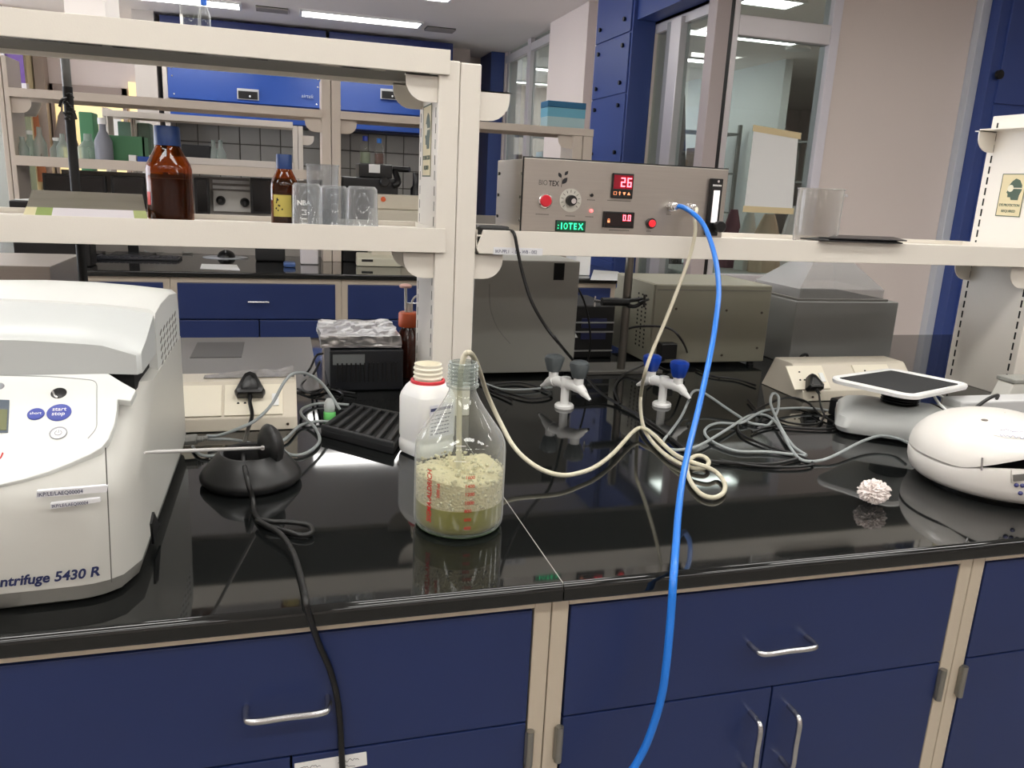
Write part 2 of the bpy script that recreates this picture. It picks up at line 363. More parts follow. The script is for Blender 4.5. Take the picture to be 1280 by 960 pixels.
def shelf_unit(x0, x1, y, z1, label, cols, short):
    t = thing('storage_rack', label, 'rack', ((x0+x1)/2, y, 0))
    for k in range(5):
        z = .3+k*(z1-.3)/4; obj('shelf', box(x0, x1, y-.2, y+.2, z-.02, z), SHM, t)
    for x in (x0, x1-.04):
        for yy in (y-.2, y+.16): obj('post', box(x, x+.04, yy, yy+.04, 0, z1+.1), DK, t)
    for k in range(4):
        z = .3+k*(z1-.3)/4; x = x0+.1; nb_ = 0
        while x < x1-.3:
            w_ = random.uniform(.12, .3); h = random.uniform(.12, (z1-.3)/4-.08)
            ci = random.randrange(len(cols)); c = cols[ci]
            single('box', box(x, x+w_, y-.15, y+.15, z+.001, z+h, b=.01), mat('box_%d_%d_%d' % c, c, .6), '%s box, %s from left on the %s shelf of the %s rack' % (cnames[ci], ORD[nb_], ('bottom', 'second', 'third', 'top')[k], short), 'box', group='boxes on the racks behind the glass'); nb_ += 1
            x += w_+random.uniform(.02, .15)
cols = [(126, 122, 116), (150, 148, 142), (84, 92, 112), (160, 174, 186), (124, 98, 84), (62, 62, 66), (200, 196, 190)]
shelf_unit(2.9, 4.3, 10.6, 2.1, 'far storage rack seen through the glass left of the paper sheet', cols, 'far left')
shelf_unit(4.45, 5.5, 9.3, 2.2, 'storage rack seen through the glass behind the paper sheet', cols, 'middle')
shelf_unit(5.8, 7.6, 8.2, 2.1, 'storage rack at the right end of the room behind the glass', cols, 'right-hand')
# a bench behind the glass with coats thrown over chairs
single('bench', box(2.75, 5.4, WY+.22, WY+.95, 0, .9, b=.01), mat('pale_bench', (180, 178, 172), .5), 'pale bench seen through the window below the paper sheet', 'bench')
def drape(px, ptop, w_, y, z0, col, label):
    p = at(px, ptop, y=y); rings = []; h = p.z-z0
    for k in range(9):
        t_ = k/8; rr = w_/2*(.35+.65*math.sin(min(1, t_*1.6)*PI/2)); ring = []
        for i in range(28):
            a = 2*PI*i/28; q = 1+.13*math.sin(a*7+k*.4)*t_
            ring.append(Vector((p.x+rr*q*math.cos(a), p.y+.55*rr*q*math.sin(a), z0+.001+h*(1-t_))))
        rings.append(ring)
    single('coat', MB().loft(rings), mat('cloth_%d_%d_%d' % col, col, .9), label, 'coat', base=(p.x, p.y, z0))
drape(962, 268, .24, WY+.45, .9, (216, 186, 160), 'peach cloth heaped behind the window below the paper sheet')
drape(938, 262, .16, WY+.6, .9, (228, 226, 222), 'white coat behind the window, left of the peach cloth')
drape(994, 258, .17, WY+.65, .9, (236, 234, 236), 'white coat behind the window, right of the peach cloth')
drape(918, 262, .17, WY+.75, .9, (120, 70, 84), 'dull maroon cloth behind the window beside the corner post')
drape(848, 118, .34, WY+1.5, 0, (48, 40, 36), 'tall dark covered stand behind the glazed door bay')
# ================================================================ NEAR BENCH
YF = .93; YC = .956                        # worktop edge and cabinet front
XJ = .365; X1 = 1.109; XL = -1.12; XR = 3.3; YB = 2.72
def worktop(x0, x1, label):
    pr_ = [(YB, .872), (YB, .9)]+[(YF+.010-.010*math.sin(q*PI/12), .890+.010*math.cos(q*PI/12)) for q in range(7)]+[(YF+.006-.006*math.cos(q*PI/8), .878-.006*math.sin(q*PI/8)) for q in range(5)]
    mb = MB().prism([(x0, y, z) for y, z in pr_], (x1-x0, 0, 0), smooth=True); mb.wn = True
    o = single('worktop', mb, GRANITE, label, 'worktop', base=((x0+x1)/2, (YF+YB)/2, .872)); return o
worktop(XL, XJ-.0008, 'polished black stone worktop slab left of the joint, under the glass bottle')
worktop(XJ+.0008, XR, 'polished black stone worktop slab right of the joint')
single('joint_seal', box(XJ-.0008, XJ+.0008, YF+.006, YB, .885, .8999), mat('seal', (150, 148, 142), .6), 'thin pale seal line in the joint of the black worktop', 'seal', base=(XJ, 1.8, .885))
HND = SATIN
def handle(cx, y, cz, L, vertical, parent, drop=.0):
    a = L/2; s = .032
    if not vertical: pts = [(cx-a, y, cz), (cx-a, y-s*.6, cz), (cx-a+.008, y-s, cz), (cx, y-s, cz), (cx+a-.008, y-s, cz), (cx+a, y-s*.6, cz), (cx+a, y, cz)]
    else: pts = [(cx, y, cz-a), (cx, y-s*.6, cz-a), (cx, y-s, cz-a+.008), (cx, y-s, cz), (cx, y-s, cz+a-.008), (cx, y-s*.6, cz+a), (cx, y, cz+a)]
    return obj('handle', MB().tube(pts, .0048, 10, 5), HND, parent)
def hinge(x, z, t):
    h = obj('hinge', box(x-.007, x+.007, YC-.006, YC, z-.028, z+.028, b=.002).lathe([(.006, -.03), (.006, .03)], (x, YC-.006, z), 10), mat('hinge_metal', (150, 148, 142), .35, metal=.8), t); return h
def cabinet(x0, x1, label, drawer=True, doors=2, sideopen=0):
    t = thing('base_cabinet', label, 'cabinet', ((x0+x1)/2, YC+.2, 0))
    f = MB(); sw = .026
    f.box(x0+.0008, x0+sw, YC, YC+.03, .1, .872, b=.0015).box(x1-sw, x1-.0008, YC, YC+.03, .1, .872, b=.0015).box(x0+sw, x1-sw, YC, YC+.03, .853, .872).box(x0+sw, x1-sw, YC, YC+.03, .1, .13)
    obj('frame', f, FRAME, t)
    obj('body', box(x0+.003, x1-.003, YC+.03, YB-1.0, .1, .86), mat('cabinet_inside', (60, 62, 72), .8), t)
    obj('plinth', box(x0+.003, x1-.003, YC+.08, YB-1.05, 0, .1), BLACKM, t)
    a, b_ = x0+sw+.003, x1-sw-.003; g = .0015
    d = obj('drawer', box(a, b_, YC-.001, YC+.018, .6685, .850, b=.0012), BLUE, t)
    handle((a+b_)/2+.01, YC, .752, .104, False, d)
    m = (a+b_)/2+.013
    for k, (p, q) in enumerate(((a, m-g), (m+g, b_))):
        dd = obj('door', box(p, q, YC-.001, YC+.018, .132, .6655, b=.0012), BLUE, t)
        handle((m-.036) if k == 0 else (m+.036), YC, .575, .10, True, dd)
        hinge(p-.006 if k == 0 else q+.006, .625, dd)
    return t
cabinet(-.391, .359, 'blue and cream base cabinet under the glass bottle, handwritten label on its door')
cabinet(.359, 1.109, 'blue and cream base cabinet behind the hanging blue hose')
cabinet(1.109, 1.859, 'blue and cream base cabinet at the right edge of the photo')
cabinet(-1.141, -.391, 'blue and cream base cabinet below the centrifuge, beyond the left edge')
cabl = [o for o in COL.objects if o.name.startswith('base_cabinet')][0]
# handwritten label on the door
p0, p1, p2, p3 = [at(*q, y=YC-.003) for q in ((368, 955), (458, 940), (459, 956), (368, 975))]
lb = single('door_label', MB().prism([p0, p1, p2, p3], (0, .001, 0)), PAPER, 'white handwritten paper label on the lower left door, behind the black cable', 'label', base=p3)
ln = MB(); dx = (p1-p0).normalized(); up = (p0-p3).normalized()
random.seed(5)
for k in range(2):
    s0 = p0+dx*(.006+k*.052)-up*.009
    pts = [s0+dx*(i*.0022)+up*(random.uniform(-.002, .0025)) for i in range(14)]
    ln.tube([q+Vector((0, -.0004, 0)) for q in pts], .0003, 4, 3)
    s1 = s0-up*.009; ln.tube([s1+dx*(.006+i*.0022)+up*(random.uniform(-.0015, .002))+Vector((0, -.0004, 0)) for i in range(9)], .0003, 4, 3)
obj('writing', ln, INK, lb)
# rear carcass so that the bench stands on the floor
single('rear_cabinet', box(XL, XR-.3, 1.8, YB-.03, 0, .871), mat('greige_panel', (170, 160, 146), .5), 'greige back of the near bench below its rear worktop edge', 'cabinet', base=(.5, 2.2, 0))

# ================================================================ SHELF RACK
YR = 1.75; YRB = 1.99; ZT = 1.333; ZB = 1.280; ZT2 = 1.700; ZB2 = 1.651
def bracket(xa, sgn, y, z1, L, H, parent, th=.004):
    pts = [(xa, y, z1), (xa+sgn*L, y, z1)]
    r = min(L, H)*.75
    for k in range(7):
        a = k/6*PI/2; pts.append((xa+sgn*(L-r+r*math.cos(a)), y, z1-H+r-r*math.sin(a)))
    pts.append((xa, y, z1-H))
    return obj('bracket', MB().prism(pts, (0, th, 0)).box(min(xa, xa+sgn*L), max(xa, xa+sgn*L), y, y+.018, z1-.003, z1), CREAM, parent)
post = thing('rack_post', 'cream double shelf post standing between the left and right shelves', 'post', (.371, YR+.1, .9))
obj('profile', box(.325, .3705, YR, YRB, .9, 1.681, b=.003), CREAM, post)
obj('profile', box(.3715, .417, YR, YRB, .9, 1.679, b=.003), CREAM, post)
sl = MB()
for k in range(22):
    z = .94+k*.033
    for y in (YR+.025, YRB-.025): sl.box(.3245, .326, y-.002, y+.002, z, z+.02)
obj('slots', sl, DGAP, post)['kind'] = 'stuff'
for z, zh in ((ZB2+.0, .055), (ZB, .058)):
    for y in (YR+.012, YRB-.03): bracket(.325, -1, y, z, .068, zh, post)
bracket(.417, 1, YR+.012, 1.628, .068, .062, post)
bracket(.417, 1, YR+.012, ZB, .068, .058, post); bracket(.417, 1, YRB-.03, ZB, .068, .058, post)
# sticker on the post side
def eye_sticker(O, uy_, par, s=1.0, full=True):
    """sticker on a face looking towards -x; O = top near corner; uy_ = direction to the right as seen"""
    ux = Vector((0, -1, 0)); uz = Vector((0, 0, 1)); n = Vector((-1, 0, 0)); W, H = .072*s, .105*s
    st = obj('sticker', MB().prism([O, O+ux*W, O+ux*W-uz*H, O-uz*H], n*.0006), mat('sticker_cream', (214, 200, 160), .5), par)
    b = MB(); e = .002*s; q = O+n*.0007
    for (a, c, d, f) in ((0, W, 0, e), (0, W, H-e, H), (0, e, 0, H), (W-e, W, 0, H)): b.prism([q+ux*a-uz*d, q+ux*c-uz*d, q+ux*c-uz*f, q+ux*a-uz*f], n*.0003)
    hc = q+ux*W*.55-uz*H*.36; pts = []
    prof = [(-.3, .75), (.1, 1.0), (.6, .85), (.95, .4), (1.0, -.1), (.8, -.55), (.75, -1.0), (-.1, -1.0), (-.25, -.75), (-.6, -.75), (-.62, -.45), (-.8, -.3), (-.62, 0), (-.68, .3)]
    for (a, c) in prof: pts.append(hc+ux*a*W*.33+uz*c*H*.25)
    b.prism(pts, n*.0003)
    obj('printing', b, mat('sticker_green', (74, 92, 78), .6), st)
    g = MB(); g.lathe([(W*.12, 0), (W*.12, -.0004)], hc-ux*W*.12+uz*H*.02+n*.0006, 16, 'x'); g.prism([hc-ux*0+uz*H*.035+n*.0007, hc+ux*W*.33+uz*H*.035+n*.0007, hc+ux*W*.33+uz*H*.01+n*.0007, hc+uz*H*.01+n*.0007], n*.0002)
    obj('goggles', g, mat('sticker_light', (220, 214, 190), .5), st)
    if full:
        tx = MB(); tx.text('EYE PROTECTION', .0088*s, q+ux*W*.5-uz*H*.76, ux, uz, .0004, 'CENTER', bold=.0002, sx=.85)
        tx.text('REQUIRED', .0088*s, q+ux*W*.5-uz*H*.9, ux, uz, .0004, 'CENTER', bold=.0002)
        obj('lettering', tx, mat('sticker_green', (74, 92, 78), .6), st)
eye_sticker(Vector((.3245, YRB-.06, 1.6)), 0, post, 1.5)
# slotted right panel
sp = thing('slotted_post', 'broad cream slotted shelf panel at the right with an eye protection sticker', 'post', (2.06, 1.87, .9))
obj('panel', box(2.035, 2.085, YR, YRB, .9, 1.70, b=.002), CREAM, sp)
sl = MB()
for k in range(25):
    z = .915+k*.031
    for y in (YR+.02, YRB-.022): sl.box(2.034, 2.0355, y-.0025, y+.0025, z, z+.021)
s_ = obj('slots', sl, DGAP, sp); s_['kind'] = 'stuff'
for y in (YR+.02, YRB-.024): bracket(2.035, -1, y, ZB, .062, .062, sp); bracket(2.035, -1, y, 1.655, .062, .06, sp)
obj('bracket_plate', box(1.975, 2.035, YR+.02, YRB-.02, 1.655, 1.659), CREAM, sp)
eye_sticker(Vector((2.034, YRB-.075, 1.535)), 0, sp, 1.15)
def tray(x0, x1, y0, y1, zt, zb, label, chl=0, lipx=0):
    t = thing('shelf', label, 'shelf', ((x0+x1)/2, (y0+y1)/2, zb)); th = .0018
    H = zt-zb; fl = zb+.032 if False else zt-.012
    obj('deck', box(x0+.002, x1-.002, y0+.002, y1-.002, fl-.003, fl), CREAM, t)
    l = MB()
    l.prism([(x0+chl, y0, zt), (x1, y0, zt), (x1, y0, zb), (x0+chl*.4, y0, zb), (x0, y0, zb+.012)] if chl else [(x0, y0, zt), (x1, y0, zt), (x1, y0, zb), (x0, y0, zb)], (0, .006, 0), b=.0012)
    if lipx: l = box(x0, x1+lipx, y0-.004, y0+.0032, zb, zt, b=.001)
    obj('front_lip', l, CREAM, t)
    obj('rear_lip', box(x0, x1, y1-.006, y1, zb, zt, b=.001), CREAM, t)
    obj('end_lip', box(x0, x0+.002, y0+.006, y1-.006, zb+.012, zt), CREAM, t); obj('end_lip', box(x1-.002, x1, y0+.006, y1-.006, zb+.012, zt), CREAM, t)
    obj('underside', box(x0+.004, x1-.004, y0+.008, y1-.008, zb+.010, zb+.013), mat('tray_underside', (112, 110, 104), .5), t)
    return t
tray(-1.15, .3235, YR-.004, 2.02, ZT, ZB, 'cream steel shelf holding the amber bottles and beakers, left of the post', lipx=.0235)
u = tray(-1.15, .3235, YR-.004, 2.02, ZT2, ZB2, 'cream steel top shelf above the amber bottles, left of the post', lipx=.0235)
GP = mat('glass_insert', (70, 74, 72), .12)
for (a, b_) in ((-.62, -.33), (-.31, -.02), (0, .22)):
    obj('insert', box(a, b_, YR+.02, YR+.07, ZB2+.006, ZB2+.0095), GP, u)
ob = tray(.419, 2.033, YR-.004, 2.02, ZT, ZB, 'cream steel shelf under the controller, right of the post', chl=.014)
# asset label on the right shelf lip
q = at(617, 309, y=YR-.005); lbx = MB().box(q.x, at(678, 318, y=YR-.005).x, YR-.0052, YR-.0042, at(617, 318, y=YR-.005).z, q.z)
lab = obj('asset_label', lbx, mat('label_white', (225, 225, 228), .5), ob)
obj('lettering', MB().text('IKP-PPL1  -  LF - WB - 002', .011, (q.x+.004, YR-.0053, q.z-.0125), thick=.0003, sx=.82), INKB, lab)

# ================================================================ SOCKET TRUNKING
def trunking(x0, x1, yf, label, gangs, z1=.992):
    """sloping-front socket housing; yf = foot of the front"""
    t = thing('socket_trunking', label, 'socket box', ((x0+x1)/2, yf+.08, .9)); d = .064
    prof = [(yf, .901), (yf+.004, .928), (yf+d, z1-.004), (yf+d+.008, z1), (yf+.15, z1), (yf+.20, .901)]
    obj('housing', MB().prism([(x0, y, z) for y, z in prof], (x1-x0, 0, 0), b=.002), mat('ivory_housing', (214, 205, 188), .4, noise_amt=.05, nscale=12), t)
    n = Vector((0, -(z1-.004-.928), d-.004)).normalized(); sl_ = Vector((0, d-.004, z1-.004-.928)); A = Vector((0, yf+.004, .928)); L = sl_.length; sl_.normalize()
    for (a, b_, kind) in gangs:
        P = lambda x, h, o=0: Vector((x, 0, 0))+A+sl_*h+n*o
        pl = obj('socket_plate', MB().prism([P(a, L*.06), P(b_, L*.06), P(b_, L*.95), P(a, L*.95)], n*.004, b=.001), mat('socket_ivory', (236, 228, 208), .35), t)
        if kind == 'plug':
            obj('switch', MB().prism([P(b_-.022, L*.3, .004), P(b_-.008, L*.3, .004), P(b_-.008, L*.65, .004), P(b_-.022, L*.65, .004)], n*.003, b=.001), WHITE, pl)
            hl = MB()
            for (hx, hh) in ((.035, .7), (.028, .4), (.042, .4)): hl.lathe([(.0028, -.001), (.0028, .0006)], P(a+hx, L*hh, .004), 10, 'y')
            obj('socket_holes', hl, DGAP, pl)
    for x in (x0+.03, x1-.02):
        obj('screw', MB().lathe([(.003, 0), (.003, -.002)], (x, yf+.001, .913), 10, 'y'), mat('dark_screw', (60, 50, 40), .5), t)
    return t, A, sl_, n, L
tl = trunking(at(212, 500, y=1.75).x-.01, at(371, 500, y=1.72).x, 1.69, 'ivory socket trunking behind the round black stand, with a black plug', [(-.232, -.13, 'blank'), (-.125, -.006, 'plug')])
tr = trunking(at(990, 470, y=1.85).x-.01, at(1131, 470, y=1.83).x, 1.775, 'ivory socket trunking behind the white shaker, with a black plug', [(1.325, 1.44, 'plug'), (1.54, 1.66, 'plug')])
def plug(tk, px, py, label, size=1.0):
    _, A, s, n, L = tk
    # intersect the sloping face
    d = R_*((px-640)/FPX)-U_*((py-480)/FPX)+F_; O = Vector((0, 0, CAMH)); t_ = (A-O).dot(n)/d.dot(n); P = O+d*t_+n*.005
    k = .8*size; ux = Vector((1, 0, 0)); out = [(-.022, -.018), (.022, -.018), (.026, -.010), (.010, .026), (0, .031), (-.010, .026), (-.026, -.010)]
    rings = []
    for (h, q) in ((0, .94), (.004, 1.0), (.018, 1.0), (.024, .88), (.026, .6), (.0235, .5)): rings.append([P+(ux*a+s*b_)*k*q+n*h for a, b_ in out])
    m = MB().loft(rings); pl = single('power_plug', m, BLACK, label, 'plug', base=P)
    obj('collar', MB().tube([P-s*.014*k+n*.012, P-s*.028*k+n*.016, P-s*.036*k+n*.018], lambda t: .0052-.0016*t, 10), BLACK, pl)
    return P-s*.034*k+n*.017
pa = plug(tl, 313, 489, 'black triangular plug in the left socket trunking, above the round stand', 1.5)
pb = plug(tr, 1013, 484, 'black triangular plug in the right socket trunking, left of the shaker', 1.2)

# ================================================================ GAS VALVES
def valve(px, py, col, colname, label):
    p = at(px, py, z=.9); t = thing('gas_valve', label, 'valve', p)
    W_ = WHITE
    obj('base_flange', MB().lathe([(.0245, 0), (.0245, .006), (.021, .010), (.012, .011)], p, 28), W_, t)
    obj('column', MB().lathe([(.0105, .008), (.0105, .05), (.0125, .05), (.0135, .054), (.0135, .075), (.012, .078)], p, 24), W_, t)
    a = Vector((.47, -.883, 0)); c = p+Vector((0, 0, .062))
    for sg, lab in ((1, 'front'), (-1, 'rear')):
        dr = a*sg; e0 = c+dr*.042
        b_ = obj('valve_body', MB().tube([c, c+dr*.020, e0], .0135, 16, 3).tube([e0-dr*.006, e0+dr*.008+Vector((0, 0, -.004)), e0+dr*.022+Vector((0, 0, -.014))], lambda t: .0155-.006*t, 14, 4).tube([e0, e0+Vector((0, 0, .026))], .0125, 14, 2), W_, t)
        e = e0+dr*.020+Vector((0, 0, -.013)); dd = (dr*.8+Vector((0, 0, -.45))).normalized()
        nz = MB()
        for k in range(4): nz.tube([e+dd*(k*.006), e+dd*(k*.006+.0062)], lambda t, k=k: .0085-.0013*k-.001*t, 12, 2)
        obj('nozzle', nz, W_, t); obj('nozzle_tip', MB().tube([e+dd*.023, e+dd*.0265], .003, 10, 2), BLACK, t)
        top = e0+Vector((0, 0, .022)); rings = []
        for (h, r) in ((0, .013), (.004, .017), (.032, .0245), (.038, .024), (.043, .016), (.044, .004)):
            rings.append([top+Vector((math.cos(2*PI*i/32)*r*(1+.09*math.cos(6*PI*2*i/32)*(h < .038)), math.sin(2*PI*i/32)*r*(1+.09*math.cos(6*PI*2*i/32)), h)) for i in range(32)])
        obj('knob', MB().loft(rings), col, t)
valve(705, 509, mat('grey_knob', (92, 98, 100), .35), 'grey', 'white twin gas tap with grey knobs, standing left of the blue-knobbed one')
valve(827, 507, mat('blue_knob', (22, 62, 160), .3), 'blue', 'white twin gas tap with blue knobs, behind the blue hose')
# ================================================================ CONTROLLER ON THE RIGHT SHELF
YB_ = 1.768; DK_ = ZT-.012
a_, b2 = at(656, 197, y=YB_), at(911, 212, y=YB_); cx0, cx1, cz1 = a_.x, b2.x, (a_.z+b2.z)/2
ct = thing('controller', 'stainless steel bioreactor controller with lit red and green displays on the right shelf', 'controller', ((cx0+cx1)/2, 1.88, DK_))
obj('body', box(cx0+.003, cx1-.003, YB_+.004, 2.015, DK_+.004, cz1-.002, b=.002), STEEL, ct)
obj('front_panel', box(cx0, cx1, YB_, YB_+.004, DK_+.002, cz1, b=.001), STEEL, ct)
obj('cover_edge', box(cx0-.002, cx1+.002, YB_+.004, YB_+.008, DK_+.002, cz1+.003), BLACKM, ct)
for x in (cx0+.05, cx1-.05):
    for y in (1.80, 1.98): obj('foot', MB().lathe([(.01, 0), (.01, .004)], (x, y, DK_), 12), BLACK, ct)
for py in (.8, .5, .2):
    z = DK_+(cz1-DK_)*py; obj('screw', MB().lathe([(.004, 0), (.004, .003), (.002, .004)], (cx0+.003-.004, YB_+.022, z), 10, 'x'), CHROME, ct)
    obj('screw', MB().lathe([(.004, 0), (.004, .003), (.002, .004)], (cx0+.003-.004, 1.99, z), 10, 'x'), BLACK, ct)
def fp(px, py, o=0): return at(px, py, y=YB_-o)
S_ = .00183                                  # metres per photo pixel on the front panel
def slab(px0, py0, px1, py1, d, m, name, par, b=0, o=0):
    c = fp((px0+px1)/2, (py0+py1)/2, o); hw, hh = (px1-px0)*S_/2, (py1-py0)*S_/2
    return obj(name, box(c.x-hw, c.x+hw, YB_-o-d, YB_-o, c.z-hh, c.z+hh, b=b), m, par), c, hw, hh
lg = MB(); q = fp(673, 231); lg.text('BIO', .0165, (q.x, YB_, q.z), thick=.0004, sx=.82); g1 = obj('logo_word', lg, mat('logo_grey', (100, 98, 94), .6), ct)
q = fp(686, 232); obj('logo_word', MB().text('TEX', .0165, (q.x-.0005, YB_, q.z), thick=.0004, bold=.0003, sx=.82), INK, ct)
lf = MB()
for (px, py, L, ang) in ((700, 219, .014, 125), (708, 216.5, .013, 52), (706, 226, .019, 52)):
    c = fp(px, py); a = math.radians(ang); ux = Vector((math.cos(a), 0, math.sin(a))); uz = Vector((-math.sin(a), 0, math.cos(a))); pts = []
    for k in range(9): t_ = k/8; pts.append(c+ux*(t_-.5)*L+uz*math.sin(t_*PI)*L*.27)
    for k in range(1, 8): t_ = 1-k/8; pts.append(c+ux*(t_-.5)*L-uz*math.sin(t_*PI)*L*.27)
    lf.prism(pts, (0, -.0004, 0))
lf.tube([fp(701.5, 234, .0003), fp(702.5, 228, .0003), fp(703, 223, .0003)], .0005, 6)
obj('leaf_emblem', lf, INK, ct)
RED = mat('red_button', (190, 30, 45), .35, emit=.12)
q = fp(681, 251); rb = obj('power_button', MB().lathe([(.0165, 0), (.0165, -.006), (.0145, -.008), (.0135, -.008)], q, 28, 'y'), CHROME, ct); obj('cap', MB().lathe([(.0135, -.004), (.0135, -.010), (.0115, -.012)], q, 28, 'y'), RED, rb)
q = fp(713, 250.5); dl = obj('dial_plate', MB().lathe([(.0265, 0), (.0265, -.001)], q, 36, 'y'), mat('dial_plate', (196, 192, 182), .4), ct)
tk = MB()
for k in range(11):
    a = math.radians(220-k*26); c = Vector((math.cos(a), 0, math.sin(a)))
    tk.tube([q+c*.0175+Vector((0, -.0012, 0)), q+c*.0235+Vector((0, -.0012, 0))], .0006, 5, 2)
obj('ticks', tk, INK, dl)
kn = obj('knob', MB().lathe([(.0125, -.001), (.0125, -.010), (.0115, -.014)], q, 20, 'y'), BLACK, dl); obj('cap', MB().lathe([(.006, -.013), (.006, -.0155)], q+Vector((.003, 0, -.001)), 20, 'y'), CHROME, dl)
q = fp(739.5, 244); obj('sensor_port', MB().lathe([(.004, 0), (.004, -.003)], q, 8, 'y'), BLACK, ct)
q = fp(739, 263.5); obj('indicator_lamp', MB().lathe([(.0035, 0), (.0035, -.003), (.001, -.005)], q, 12, 'y'), mat('led_red', (255, 70, 70), .4, emit=4), ct)
# temperature display
LED = mat('led_digits_red', (255, 120, 130), .4, emit=3.2, ecol=(255, 90, 105)); LEDO = mat('led_orange', (230, 150, 110), .4, emit=.9, ecol=(240, 140, 90))
td, c, hw, hh = slab(763, 217, 792, 248, .006, BLACK, 'temperature_display', ct, b=.0015)
obj('window', box(c.x-hw+.003, c.x+hw-.003, YB_-.0066, YB_-.006, c.z-hh*.25, c.z+hh-.004), mat('display_red_back', (96, 4, 24), .25, emit=.18, ecol=(190, 10, 40)), td)
def seg_digits(mb, s, org, h, y):
    SEG = {'0': 'abcdef', '2': 'abged', '6': 'afgedc', '8': 'abcdefg'}; w_ = h*.52; t_ = h*.13; x = org.x
    for ch in s:
        if ch == '.': mb.box(x-t_*.2, x+t_*.8, y-.0006, y, org.z, org.z+t_); x += t_*1.4; continue
        R = {'a': (0, w_, h-t_, h), 'd': (0, w_, 0, t_), 'g': (0, w_, h/2-t_/2, h/2+t_/2), 'f': (0, t_, h/2, h), 'e': (0, t_, 0, h/2), 'b': (w_-t_, w_, h/2, h), 'c': (w_-t_, w_, 0, h/2)}
        for k in SEG[ch]:
            a, b_, c_, d_ = R[k]; mb.box(x+a, x+b_, y-.0006, y, org.z+c_, org.z+d_)
        x += w_*1.45
    return mb
obj('digits', seg_digits(MB(), '26', Vector((c.x-.006, 0, c.z-.002)), .021, YB_-.0067), LED, td)
ic = MB()
for k in range(4):
    x = c.x-hw+.008+k*.0115; z = c.z-hh*.6; y = YB_-.0062
    if k == 0: ic.box(x-.003, x+.003, y-.0006, y, z-.0038, z-.003).box(x-.003, x+.003, y-.0006, y, z+.003, z+.0038).box(x-.0038, x-.003, y-.0006, y, z-.0038, z+.0038).box(x+.003, x+.0038, y-.0006, y, z-.0038, z+.0038)
    elif k == 1: ic.prism([(x-.003, y, z+.001), (x+.003, y, z+.001), (x, y, z+.005)], (0, -.0006, 0)).box(x-.001, x+.001, y-.0006, y, z-.004, z+.001)
    elif k == 2: ic.prism([(x-.004, y, z+.003), (x+.004, y, z+.003), (x, y, z-.004)], (0, -.0006, 0))
    else: ic.prism([(x-.004, y, z-.003), (x+.004, y, z-.003), (x, y, z+.004)], (0, -.0006, 0))
obj('key_icons', ic, LEDO, td)
fd, c, hw, hh = slab(751, 264.5, 794, 285, .006, BLACK, 'flow_display', ct, b=.0015)
obj('window', box(c.x-hw+.004, c.x+hw-.004, YB_-.0066, YB_-.006, c.z-hh+.004, c.z+hh-.004), mat('display_dark', (24, 8, 10), .2), fd)
obj('digits', seg_digits(MB(), '0.0', Vector((c.x+.0095, 0, c.z-.0015)), .0135, YB_-.0067), LED, fd)
lk = MB(); x, z, y = c.x-hw+.013, c.z-.004, YB_-.0066
lk.box(x-.003, x+.003, y-.0006, y, z-.003, z+.002); lk.tube([(x-.002, y-.0004, z+.002), (x-.002, y-.0004, z+.0055), (x+.002, y-.0004, z+.0055), (x+.002, y-.0004, z+.002)], .0006, 5, 2, smooth=False)
obj('lock_icon', lk, LEDO, fd)
gd, c, hw, hh = slab(692.5, 275.5, 733, 289.5, .004, BLACK, 'scrolling_display', ct, b=.001)
GL = mat('led_green', (60, 240, 160), .4, emit=1.5, ecol=(40, 235, 150))
obj('lettering', MB().text(':', .019, (c.x-hw+.004, YB_-.0045, c.z-.0066), thick=.0005).text('I', .0205, (c.x-hw+.0115, YB_-.0045, c.z-.0072), thick=.0005, bold=.0003).text('O', .0205, (c.x-hw+.0190, YB_-.0045, c.z-.0072), thick=.0005, sx=.62).text('T', .0205, (c.x-hw+.0315, YB_-.0045, c.z-.0072), thick=.0005, bold=.0002, sx=.8).text('E', .0205, (c.x-hw+.0435, YB_-.0045, c.z-.0072), thick=.0005, bold=.0002, sx=.8).text('X', .0205, (c.x-hw+.0555, YB_-.0045, c.z-.0072), thick=.0005, bold=.0002, sx=.8), GL, gd)
obj('window', box(c.x-hw+.002, c.x+hw-.002, YB_-.0044, YB_-.004, c.z-hh+.002, c.z+hh-.002), mat('green_back', (4, 46, 34), .3, emit=.15, ecol=(0, 120, 80)), gd)
q = fp(813, 279); rb = obj('start_button', MB().lathe([(.0125, 0), (.0125, -.007), (.0105, -.009)], q, 24, 'y'), BLACK, ct); obj('cap', MB().lathe([(.0085, -.006), (.0085, -.012), (.007, -.0135)], q, 24, 'y'), mat('red_lit', (225, 40, 50), .35, emit=.5), rb)
cap_ = MB()
for (px, py, L) in ((678, 268, 18), (713, 270, 14), (739, 250, 12), (737, 271, 12), (774, 251, 34), (774, 288, 30), (811, 289, 8), (836, 268, 7)):
    c = fp(px, py); n_ = int(L/2.2)
    for k in range(n_): x = c.x+(k-n_/2)*.004; cap_.box(x, x+.0028, YB_-.0003, YB_, c.z-.001, c.z+.001)
s_ = obj('tiny_captions', cap_, mat('caption_grey', (96, 94, 90), .7), ct); s_['kind'] = 'stuff'
